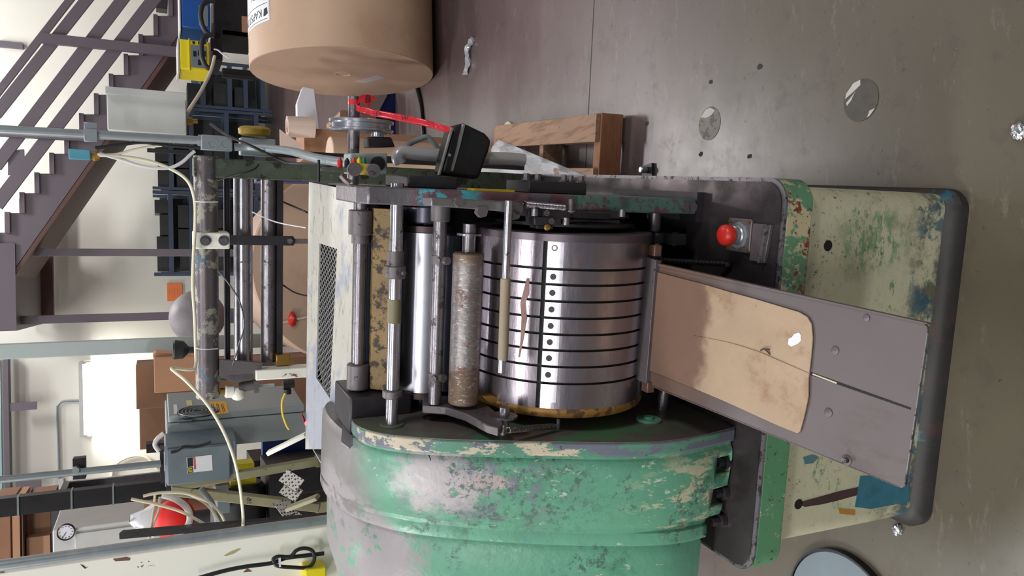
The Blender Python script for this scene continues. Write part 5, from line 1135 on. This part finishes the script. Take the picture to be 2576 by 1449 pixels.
ww = thing('welding_machine', 'bright yellow welding machine with dark control panel', 'welding machine', org=v(530, 140, 7.8))
tpart(ww, 'case', vb(452, 97, 528, 180, 7.8, .4), YEL, bevel=.01); tpart(ww, 'control_panel', vb(480, 113, 520, 172, 7.79, .012), GREYBLU); tpart(ww, 'case_seam', vb(474, 96, 478, 181, 7.785, .02), YEL); tpart(ww, 'top_plate', vb(446, 96, 452, 178, 7.8, .4), LTGREY)
for k in range(3): tpart(ww, 'knob', vb(484, 103, 490, 110, 7.785, .01) if k == 0 else vb(484+14*k, 104, 490+14*k, 111, 7.785, .01), BLK)
for (a, c) in ((486, 128), (498, 126), (498, 150), (510, 128), (510, 152)): tpart(ww, 'gauge', vb(a, c, a+8, c+14, 7.784, .008), BLK)
w2 = thing('welding_machine', 'blue welding machine with black cable loops at the frame edge', 'welding machine', org=v(530, 30, 7.9))
tpart(w2, 'case', vb(455, -40, 530, 76, 7.9, .4), BLUE, bevel=.01); tpart(w2, 'control_panel', vb(500, 12, 524, 66, 7.885, .02), GREYBLU); tpart(w2, 'top_plate', vb(450, -40, 455, 74, 7.9, .4), LTGREY)
for i, (pts, lb_) in enumerate((([(540, 2), (515, 6), (505, 30), (508, 60), (520, 82), (534, 86), (538, 60)], 'thick black cable looped over the blue welding machine'), ([(538, 88), (515, 92), (507, 115), (510, 150), (522, 170), (532, 166), (534, 130)], 'thick black cable looped over the yellow welding machine'))):
    solo('welding_cable', MB().tube([v(x, y, 7.6) for x, y in pts], .022, 10), RUBBER, lb_, 'cable')
tpart(ww, 'cord', MB().tube([v(538, 124, 7.5), (v(548, 126, 7.5)), v(560, 136, 7.5), v(575, 146, 7.5)], .007, 8), WHITE)
wallbox('stair_foot_box', 392, -20, 450, 27, DARK, 'dark grey box on the wall at the stair foot', 'box', Y=WY-.2, th=.19)
wallbox('cable_tray', 385, 138, 446, 172, DARK, 'dark box beneath the stair beside the yellow welder', 'box', Y=WY-.2, th=.19)
# ------------------------------------------------------------------ left: cartons, cabinet, switch, frames
def vb2(x0, y0, x1, y1, yp, dep):
    a_, c_ = pY(x1, y1, yp), pY(x0, y0, yp); return B().box(float(min(a_[0], c_[0])), float(max(a_[0], c_[0])), yp, yp+dep, float(min(a_[2], c_[2])), float(max(a_[2], c_[2])))
def tofloor(x0, y0, y1, Y, dep):
    a_, c_ = v(x0, y1, Y), v(x0, y0, Y); return MB().box(min(a_.x, c_.x), max(a_.x, c_.x), Y, Y+dep, 0, a_.z)
solo('carton', tofloor(343, 921, 1030, 5.4, .5), CARTOND, 'tall closed brown carton behind the grey cabinet', 'carton', bevel=.004)
solo('carton', tofloor(352, 1028, 1132, 5.9, .4), CARTOND, 'wide brown carton partly hidden above the disconnect switch', 'carton', bevel=.004)
solo('carton', vb(387, 901, 497, 982, 5.0, .35), CARTON, 'smaller light carton with tape in front of the tall carton', 'carton', bevel=.004)
solo('carton', MB().prism([v(x, y, 5.1) for x, y in ((385, 893), (392, 888), (450, 890), (500, 895), (500, 905), (386, 905))], (0, .3, 0)), CARTON, 'open carton flaps just left of the pale post', 'carton')
cyb = 2.0
gc = thing('electrical_cabinet', 'tall grey electrical cabinet with labels and a round fan grille', 'electrical cabinet', M=PM @ Matrix.Translation((float(pY(600, 1045, cyb)[0]), cyb, 0)))
xl_, xr_ = float(pY(415, 1136, cyb)[0]), float(pY(440, 1046, cyb)[0]); zt2, zb2 = float(pY(418, 1050, cyb)[2]), float(pY(772, 1060, cyb)[2])
tpart(gc, 'cabinet_body', B().box(xl_, xr_-.03, cyb, cyb+.34, zb2, zt2), GREYBOX, bevel=.004)
dr = tpart(gc, 'cabinet_door', B().box(xr_-.028, xr_, cyb+.005, cyb+.335, zb2+.008, zt2-.008), GREYBOX, bevel=.004)
tpart(dr, 'door_hinge', B().cyl((xr_-.02, cyb-.004, zt2-.04), (xr_-.02, cyb-.004, zt2-.09), .006), ZINC)
def onD(x, y, lift=0.): return pX(x, y, xr_+.0008+lift)
def dpoly(name, pts, mat, lift=0., par=dr, label=None):
    b = B(); b.prism([onD(x, y, lift) for x, y in pts], (.0008, 0, 0)); return tpart(par, name, b, mat, label=label)
w1_ = dpoly('warning_label', [(527, 1010), (569, 1010), (575, 1039), (535, 1043)], LABELO, label='orange warning label')
for i, x in enumerate((538, 551, 563)):
    o = onD(x-1, 1026, .0012); text_obj('========', .026, w1_, (Vector(PM @ Vector(o)), (PM.to_3x3() @ Vector((0, 1, 0))), Vector((0, 0, 1))), INK, name='printed_line')
dpoly('name_plate', [(436, 1018), (445, 1018), (448, 1041), (438, 1042)], LABELW, label='small white name plate')
dpoly('sticker', [(468, 1008), (482, 1007), (484, 1020), (470, 1021)], MT('pale_yellow', srgb(214, 206, 150), .5).done(), label='pale yellow sticker')
dpoly('sticker', [(481, 1022), (521, 1018), (522, 1026), (482, 1031)], LABELW); dpoly('sticker', [(483, 1022.5), (490, 1022), (491, 1030), (484, 1031)], MT('orange_red', srgb(222, 100, 60), .5).done(), .0009)
q = onD(498, 1036); ry_ = .045
fg = tpart(dr, 'fan_grille', B().cyl((xr_, q[1], q[2]), (xr_+.004, q[1], q[2]), .075, n=40), BLK, label='round black fan grille')
b = B()
for r in (.02, .033, .046, .059, .072): b.lathe((xr_+.004, q[1], q[2]), (xr_+.008, q[1], q[2]), [(0, r), (.003, r), (.003, r-.003), (0, r-.003)], n=36, caps=False)
for o_ in [b.build('grille_ring', ZINC, fg)]: pass
ds = thing('disconnect_switch', 'blue-grey disconnect switch with a square logo label below the cabinet', 'electrical switch', M=PM @ Matrix.Translation((float(pY(500, 1165, 1.8)[0]), 1.8, 1.0)))
sw = vb2(414, 1122, 596, 1208, 1.84, .15); tpart(ds, 'switch_box', sw, GREYBLU, bevel=.006)
fr_ = tpart(ds, 'switch_door', vb2(418, 1132, 580, 1206, 1.825, .014), GREYBLU, bevel=.006)
Yd = 1.8245
def spoly(name, pts, mat, y_=Yd, par=fr_, label=None): b = B(); b.prism([pY(x, c, y_) for x, c in pts], (0, -.0008, 0)); return tpart(par, name, b, mat, label=label)
lbx = spoly('data_label', [(469, 1151), (533, 1144), (535, 1183), (471, 1190)], LABELW, label='white data label with red and black header')
spoly('label_header', [(471, 1152), (485, 1150.5), (486, 1173), (472, 1175)], INK, Yd-.0009, lbx); spoly('label_stripe', [(486.5, 1150), (491, 1149.6), (493, 1180), (488, 1180.5)], MT('pink_red', srgb(206, 84, 104), .5).done(), Yd-.0009, lbx)
spoly('logo_square', [(471.5, 1176.5), (485, 1175), (486, 1188), (472.5, 1189.5)], INK, Yd-.0009, lbx); spoly('logo_square', [(473.5, 1178.5), (483, 1177.5), (484, 1186.5), (474.5, 1187.5)], YEL, Yd-.0018, lbx); spoly('logo_square', [(475.2, 1180.2), (481.8, 1179.4), (482.4, 1184.8), (475.8, 1185.6)], INK, Yd-.0027, lbx)
spoly('logo_square', [(476.4, 1181), (480.8, 1180.5), (481.2, 1184), (476.8, 1184.6)], YEL, Yd-.0036, lbx)
o = pY(478.8, 1182.6, Yd-.0046); text_obj('D', .0055, lbx, (PM @ Vector(o), PM.to_3x3() @ Vector((1, 0, 0)), (0, 0, 1)), INK)
b = B(); b.tube([pY(x, y, 1.80) for x, y in ((430, 1138), (445, 1134), (462, 1124), (490, 1124), (515, 1118), (530, 1110))], .006, 8); tpart(ds, 'switch_handle', b, DARK, label='dark switch handle')
# unistrut, poles, frames
def vpole(name, x0, y0, Y, wd, label, cat, mat, z1=3.6, z0=0., rnd=False):
    q = v(x0, y0, Y); b = MB()
    if rnd: b.cyl((q.x, Y, z0), (q.x, Y, z1), wd/2, n=18)
    else: b.box(q.x-wd/2, q.x+wd/2, Y-wd/2, Y+wd/2, z0, z1)
    return solo(name, b, mat, label, cat)
mast = thing('black_mast', 'black strut mast above the khaki frame legs', 'mast', org=v(430, 1232, 3.2))
q = v(200, 1256, 3.2); zA = v(432, 1230, 3.2).z
tpart(mast, 'channel', MB().box(q.x-.032, q.x+.032, 3.2, 3.25, zA, 3.2), BLK)
for k, yy in enumerate((45, 180, 285)):
    z_ = v(yy, 1250, 3.2).z; tpart(mast, 'cable_tie', MB().box(q.x-.034, q.x+.034, 3.196, 3.254, z_-.003, z_+.003), ZINCD)
kf = thing('khaki_frame', 'chipped khaki A-frame legs behind the green gear housing', 'machine frame', org=onfloor(v(600, 1225, 3.1)))
def kb(p0, p1, Y, wd, th, mat=OLIVE): b = MB(); b.bar(v(*p0, Y), v(*p1, Y), wd, th, (0, 1, 0)); tpart(kf, 'frame_leg', b, mat, bevel=.003)
kb((430, 1225), (800, 1160), 3.12, .03, .045); kb((430, 1232), (800, 1275), 3.12, .035, .05)
q = v(800, 1160, 3.12); tpart(kf, 'frame_post', MB().box(q.x-.02, q.x+.02, 3.1, 3.14, 0, q.z+.01), OLIVE); q = v(800, 1275, 3.12); tpart(kf, 'frame_post', MB().box(q.x-.02, q.x+.02, 3.1, 3.14, 0, q.z+.01), OLIVE)
tpart(kf, 'frame_top', vb(418, 1212, 436, 1250, 3.1, .06), DARK)
solo('lever_arm', MB().bar(v(674, 1140, 2.7), v(770, 1093, 2.6), .014, .022, (0, 1, 0)), BEAMC, 'chipped cream flat lever in front of the grey cabinet foot', 'lever', bevel=.002)
solo('lever_arm', MB().bar(v(722, 1280, 2.7), v(800, 1250, 2.6), .014, .026, (0, 1, 0)), OLIVE, 'short khaki flat lever beside the perforated guard strips', 'lever', bevel=.002)
cq = v(0, 1200, 3.1); c2 = v(405, 1166, 3.1)
b = MB(); b.cyl((c2.x, 3.1, c2.z), (c2.x, 3.1, 3.2), .0125, n=16); cc = thing('switch_conduit', 'thin galvanised conduit rising from the disconnect switch', 'conduit', org=(c2.x, 3.1, c2.z)); tpart(cc, 'pipe', b, ZINCD)
q = v(198, 1180, 3.1); tpart(cc, 'strut_clamp', MB().box(q.x-.04, q.x+.035, 3.115, 3.16, q.z-.02, q.z+.02), DARK, bevel=.002); tpart(cc, 'clamp_bolt', MB().cyl((q.x+.0, 3.08, q.z+.008), (q.x, 3.11, q.z+.008), .012, n=6), ZINC)
solo('strut_channel', vb2(368, 1118, 417, 1136, 2.1, .04), DARK, 'slotted dark strut channel standing on top of the grey cabinet', 'strut'); solo('strut_channel', vb2(402, 1132, 413.5, 1215, 1.86, .05), DARK, 'dark strut channel directly on top of the disconnect switch', 'strut')
hoseW = lambda nm, pts, r, mat, lb_, Y, cat='hose': solo(nm, MB().tube([v(p[0], p[1], p[2] if len(p) > 2 else Y) for p in pts], r, 10), mat, lb_, cat)
hoseW('white_cable', [(412, 1090), (395, 1105), (390, 1120), (400, 1135)], .008, HOSEW, 'thick white cable entering the top of the grey cabinet', 3.0, 'cable')
hoseW('flexible_conduit', [(408, 1245), (440, 1255), (468, 1275), (478, 1300), (470, 1325), (440, 1350)], .011, HOSEW, 'grey flexible conduit looping over the red cap', 2.9, 'conduit')
hoseW('flexible_conduit', [(505, 1228), (530, 1262), (545, 1300), (552, 1345)], .010, ZINCD, 'grey conduit running down beside the dark motor', 2.9, 'conduit')
hoseW('air_hose', [(360, 1248), (400, 1240), (460, 1240), (500, 1252), (535, 1270), (560, 1300), (572, 1340)], .005, HOSE, 'cream hose arching outermost from the mast to the left column', 2.85)
hoseW('air_hose', [(330, 1255), (390, 1268), (450, 1285), (500, 1310), (530, 1330), (548, 1350)], .005, HOSE, 'cream hose passing below the mast toward the left column', 2.85)
hoseW('air_hose', [(480, 1246), (510, 1262), (530, 1280), (550, 1310), (565, 1345)], .004, HOSE, 'thin cream hose just inside the outermost arch', 2.87)
hoseW('air_hose', [(390, 1245), (385, 1300), (374, 1362)], .004, HOSE, 'thin cream hose hanging straight beside the brown paper', 2.9)
hoseW('air_hose', [(402, 1250), (400, 1285), (385, 1320), (380, 1345)], .004, HOSE, 'thin cream hose curving over the plastic bag', 2.92)
hoseW('air_hose', [(278, 1210, 12.36), (290, 1170, 12.36), (330, 1148, 12.36), (370, 1152, 12.36), (395, 1180, 12.36)], .02, HOSE, 'cream hose arch on the wall behind the disconnect switch', 5)
solo('paper_sack', tofloor(362, 1252, 1306, 4.22, .3), CARTON, 'light brown paper sack under the cream hoses', 'sack')
b = MB(); b.sphere(v(400, 1306, 4.16), .085, 14, (1.0, .5, 1.3), .25); solo('plastic_bag', b, MT('bag', srgb(206, 204, 208), .25).done(), 'crumpled clear plastic bag against the paper sack', 'plastic bag', ang=20)
b = MB(); q = v(440, 1308, 3.68); b.sphere(q, .085, 20, (1.1, .7, 1.0)); hb = thing('red_dome', 'bright red rounded dome half hidden by grey conduit', 'dome', org=q); tpart(hb, 'dome_shell', b, MT('bright_red', srgb(226, 28, 24), .5).done()); tpart(hb, 'dome_stand', MB().cyl((q.x, q.y, 0), (q.x, q.y, q.z-.05), .03), DARK)
b = MB(); q = v(437, 1282, 4.13); b.sphere(q, .075, 16, (1.1, .8, 1.2)); b.cyl((q.x, q.y, 0), (q.x, q.y, q.z-.03), .05); solo('brown_bundle', b, MT('rust_brown', srgb(120, 74, 56), .7).done(), 'dark brown rounded bundle above the red cap', 'bundle')
# motor, guards
mt = thing('electric_motor', 'dark glossy electric motor under the khaki frame', 'motor', org=onfloor(v(700, 1270, 3.3)))
a_, c_ = v(600, 1262, 3.4), v(600, 1330, 3.4); tpart(mt, 'motor_body', MB().cyl((c_.x-.12, 3.4, c_.z), (a_.x+.08, 3.4, a_.z), .11, n=40, ch=.02), BLK, label='dark rounded motor body')
tpart(mt, 'terminal_box', vb(545, 1240, 580, 1290, 3.22, .12), GREYBLU, bevel=.004); tpart(mt, 'motor_base', tofloor(680, 1180, 1345, 3.3, .3), BLK)
gs = thing('perforated_guard', 'perforated silver guard strips beside the dark motor', 'guard', org=v(740, 1250, 3.0))
PERF = MT('perforated_metal', srgb(196, 190, 184), .4, .3); vo_ = PERF.n.new('ShaderNodeTexVoronoi'); vo_.inputs['Scale'].default_value = 95; vo_.inputs['Randomness'].default_value = 0; PERF.l.new(PERF.tc.outputs['Object'], vo_.inputs['Vector']); PERF.over(PERF.math('SUBTRACT', 1., PERF.thr(vo_.outputs['Distance'], .34, .40)), srgb(50, 48, 46)); PERF = PERF.done()
for p0, p1 in (((712, 1195), (755, 1222)), ((712, 1225), (752, 1248)), ((735, 1300), (780, 1330)), ((705, 1262), (730, 1295))):
    b = MB(); b.bar(v(*p0, 3.0), v(*p1, 2.95), .05, .004, (0, 1, .3)); tpart(gs, 'perforated_strip', b, PERF)
q = v(735, 1262, 3.0); tpart(gs, 'guard_post', MB().box(q.x-.02, q.x+.02, 3.02, 3.04, 0, q.z), BLK)
solo('yellow_block', vb(585, 1170, 640, 1190, 3.35, .1), YEL, 'yellow block under the disconnect switch, upper piece', 'block'); solo('yellow_block', vb(580, 1205, 645, 1222, 3.35, .1), YEL, 'yellow wedge between the khaki frame legs', 'block')
solo('blue_screen', vb(660, 1100, 790, 1165, 3.64, .05), NAVY, 'dark blue panel behind the cabinet foot', 'panel')
solo('dark_cabinet', tofloor(640, 1160, 1350, 3.75, .28), BLK, 'black cabinet standing behind the motor', 'cabinet')
solo('dark_frame_bar', MB().bar(v(305, 1345, 2.9), v(800, 1302, 2.7), .02, .034, (0, 1, 0)), BLK, 'dark frame bar between the hoses and the left conduit', 'frame bar')
# locker with clock
LY = 4.6
qa, qb, qc = v(150, 1332, LY), v(150, 1470, LY), v(148, 1262, 5.6)
lk_ = thing('grey_locker', 'tall pale grey locker carrying the wall clock', 'locker', org=(qa.x-.3, LY+.4, 0))
zt3 = v(132, 1335, LY).z; zlo = v(362, 1335, LY).z
t_ = (qa.x-.75, qa.x)
tpart(lk_, 'locker_body', MB().prism([(qa.x-.8, LY, 0), (qa.x, LY, 0), (qa.x+.03, LY+.6, 0), (qa.x-.8, LY+.6, 0)], (0, 0, zt3)), LTGREY, bevel=.006)
tpart(lk_, 'locker_door', MB().box(qa.x-.78, qa.x-.03, LY-.012, LY-.001, .05, zt3-.10), LTGREY, bevel=.003)
cq = v(165, 1341, LY-.05); ck = thing('wall_clock', 'round white clock with black rim on the pale grey locker', 'clock', org=cq)
rr_ = abs(v(141, 1341, LY-.05).z - v(189, 1341, LY-.05).z)/2
# the dial faces the camera side, hung on the locker front
def ckp(r, deg, dy): a_ = math.radians(deg); return Vector((cq.x + r*math.sin(a_), LY-.022-dy, cq.z + r*math.cos(a_)))
tpart(ck, 'clock_rim', MB().lathe(Vector((cq.x, LY-.0125, cq.z)), Vector((cq.x, LY-.06, cq.z)), [(0, rr_*.95), (.01, rr_), (.026, rr_), (.03, rr_*.94), (.022, rr_*.84), (.018, rr_*.83)], n=48), RUBBER)
dial = tpart(ck, 'dial', MB().cyl((cq.x, LY-.0335, cq.z), (cq.x, LY-.0345, cq.z), rr_*.85, n=48), WHITE)
for h in range(1, 13):
    o = ckp(rr_*.68, h*30, .014); text_obj(str(h), rr_*.26, dial, (o, (1, 0, 0), (0, 0, 1)), INK, name='numeral')
for deg, ln, wd in ((297, .42, .010), (304, .62, .007)):
    tpart(dial, 'clock_hand', MB().bar(ckp(0, 0, .015+.001*(ln > .5)), ckp(rr_*ln, deg, .015+.001*(ln > .5)), .001, wd, (0, 1, 0)), INK)
# stacked cardboard above the locker
for i, (x0, y0, x1, y1, Y) in enumerate(((-30, 1272, 28, 1460, 7.4), (30, 1268, 52, 1460, 7.2), (54, 1270, 60, 1460, 7.1), (66, 1268, 128, 1338, 7.3), (66, 1354, 128, 1470, 7.2))):
    solo('cardboard_bundle', vb(x0, y0, x1, y1, Y, .6), (CARTOND, CARTON, STAIRR, CARTOND, CARTON)[i], ('top brown cardboard bundle above the locker', 'second cardboard bundle from the top above the locker', 'thin dark divider between cardboard bundles above the locker', 'dark brown cardboard bundle beside the locker corner', 'light tan cardboard bundle lowest above the locker')[i], 'cardboard')
rk = thing('storage_rack', 'steel rack under the stacked cardboard behind the locker', 'rack', org=(v(130, 1400, 7.3).x, 7.3, 0))
a_ = v(130, 1275, 7.0); c_ = v(130, 1460, 7.0); tpart(rk, 'rack_shelf', MB().box(c_.x, a_.x, 6.95, 7.9, a_.z-.05, a_.z), DARK)
for xx in (c_.x, a_.x-.06): tpart(rk, 'rack_post', MB().box(xx, xx+.06, 7.85, 7.9, 0, a_.z-.05), DARK)
# cream column, near conduit, cable, yellow object
CYc = 2.35
e0, e1 = v(0, 1437, CYc), v(800, 1331, CYc); xe = (e0.x+e1.x)/2
colm = thing('cream_column', 'cream steel T-column with chipped brown spots at the left', 'column', org=(xe-.15, CYc, 0))
tpart(colm, 'column_flange', MB().box(xe-.30, xe, CYc, CYc+.02, 0, 3.4), BEAMC, bevel=.003); tpart(colm, 'column_web', MB().box(xe-.16, xe-.145, CYc+.02, CYc+.14, 0, 3.4), BEAMC)
def cpoly(name, pts, mat, par, label=None): b = MB(); b.prism([v(x, y, CYc-.0008) for x, y in pts], (0, .0006, 0)); return tpart(par, name, b, mat, label=label)
BR = MT('brown_chip', srgb(110, 78, 70), .6).done()
cpoly('paint_chip', [(284, 1406), (318, 1401), (328, 1404), (326, 1410), (290, 1412)], BR, colm); cpoly('paint_chip', [(-5, 1433), (14, 1434), (10, 1441), (-5, 1441)], BR, colm); cpoly('paint_chip', [(622, 1429), (634, 1438), (612, 1440)], BR, colm)
cpoly('paint_chip', [(563, 1398), (580, 1388), (600, 1380), (606, 1381), (590, 1392), (570, 1399)], MT('olive_chip', srgb(170, 162, 112), .6).done(), colm)
cpoly('ink_mark', [(202, 1420), (208, 1426), (214, 1431), (222, 1426), (216, 1428), (209, 1422)], INK, colm)
n0, n1 = v(0, 1421, 2.2), v(805, 1311, 2.2); xn = (n0.x+n1.x)/2
cn_ = solo('conduit', MB().cyl((xn, 2.2, 0.0), (xn, 2.2, 3.3), .0140, n=20), ZINC, 'thick galvanised conduit standing in front of the cream column', 'conduit')
cbl = thing('cable_loop', 'black cable with an eye loop hanging on the cream column', 'cable', org=v(720, 1400, 2.3))
b = MB(); b.tube([v(x, y, 2.31) for x, y in ((480, 1460), (560, 1437), (620, 1425), (680, 1417), (712, 1406), (730, 1402), (815, 1392))], .006, 10); tpart(cbl, 'cable', b, RUBBER)
b = MB(); b.tube([v(x, y, 2.30) for x, y in ((690, 1414), (688, 1406), (700, 1400), (730, 1400), (745, 1385), (765, 1379), (785, 1385), (791, 1402), (786, 1418), (770, 1428), (735, 1427), (700, 1424), (690, 1416))], .0055, 10); tpart(cbl, 'eye_loop', b, RUBBER)
tpart(cbl, 'cable_tie', vb(702, 1404, 707, 1426, 2.29, .016), WHITE)
solo('yellow_case', vb(768, 1434, 822, 1475, 2.28, .12), YEL, 'corner of a yellow case beside the green gear cover', 'case', bevel=.004)
ss = thing('metal_pan', 'round grey metal pan on the floor at the bottom of the frame', 'metal pan', org=atZ(2110, 1500, 0))
q = Vector(atZ(2105, 1560, .03)); tpart(ss, 'pan_disc', MB().cyl((q.x, q.y, 0), (q.x, q.y, .02), .17, n=48, ch=.004), GREYBLU); tpart(ss, 'pan_edge', MB().lathe((q.x, q.y, 0), (q.x, q.y, .024), [(0, .17), (0, .174), (.022, .174), (.022, .169)], n=48, caps=False), RUBBER)
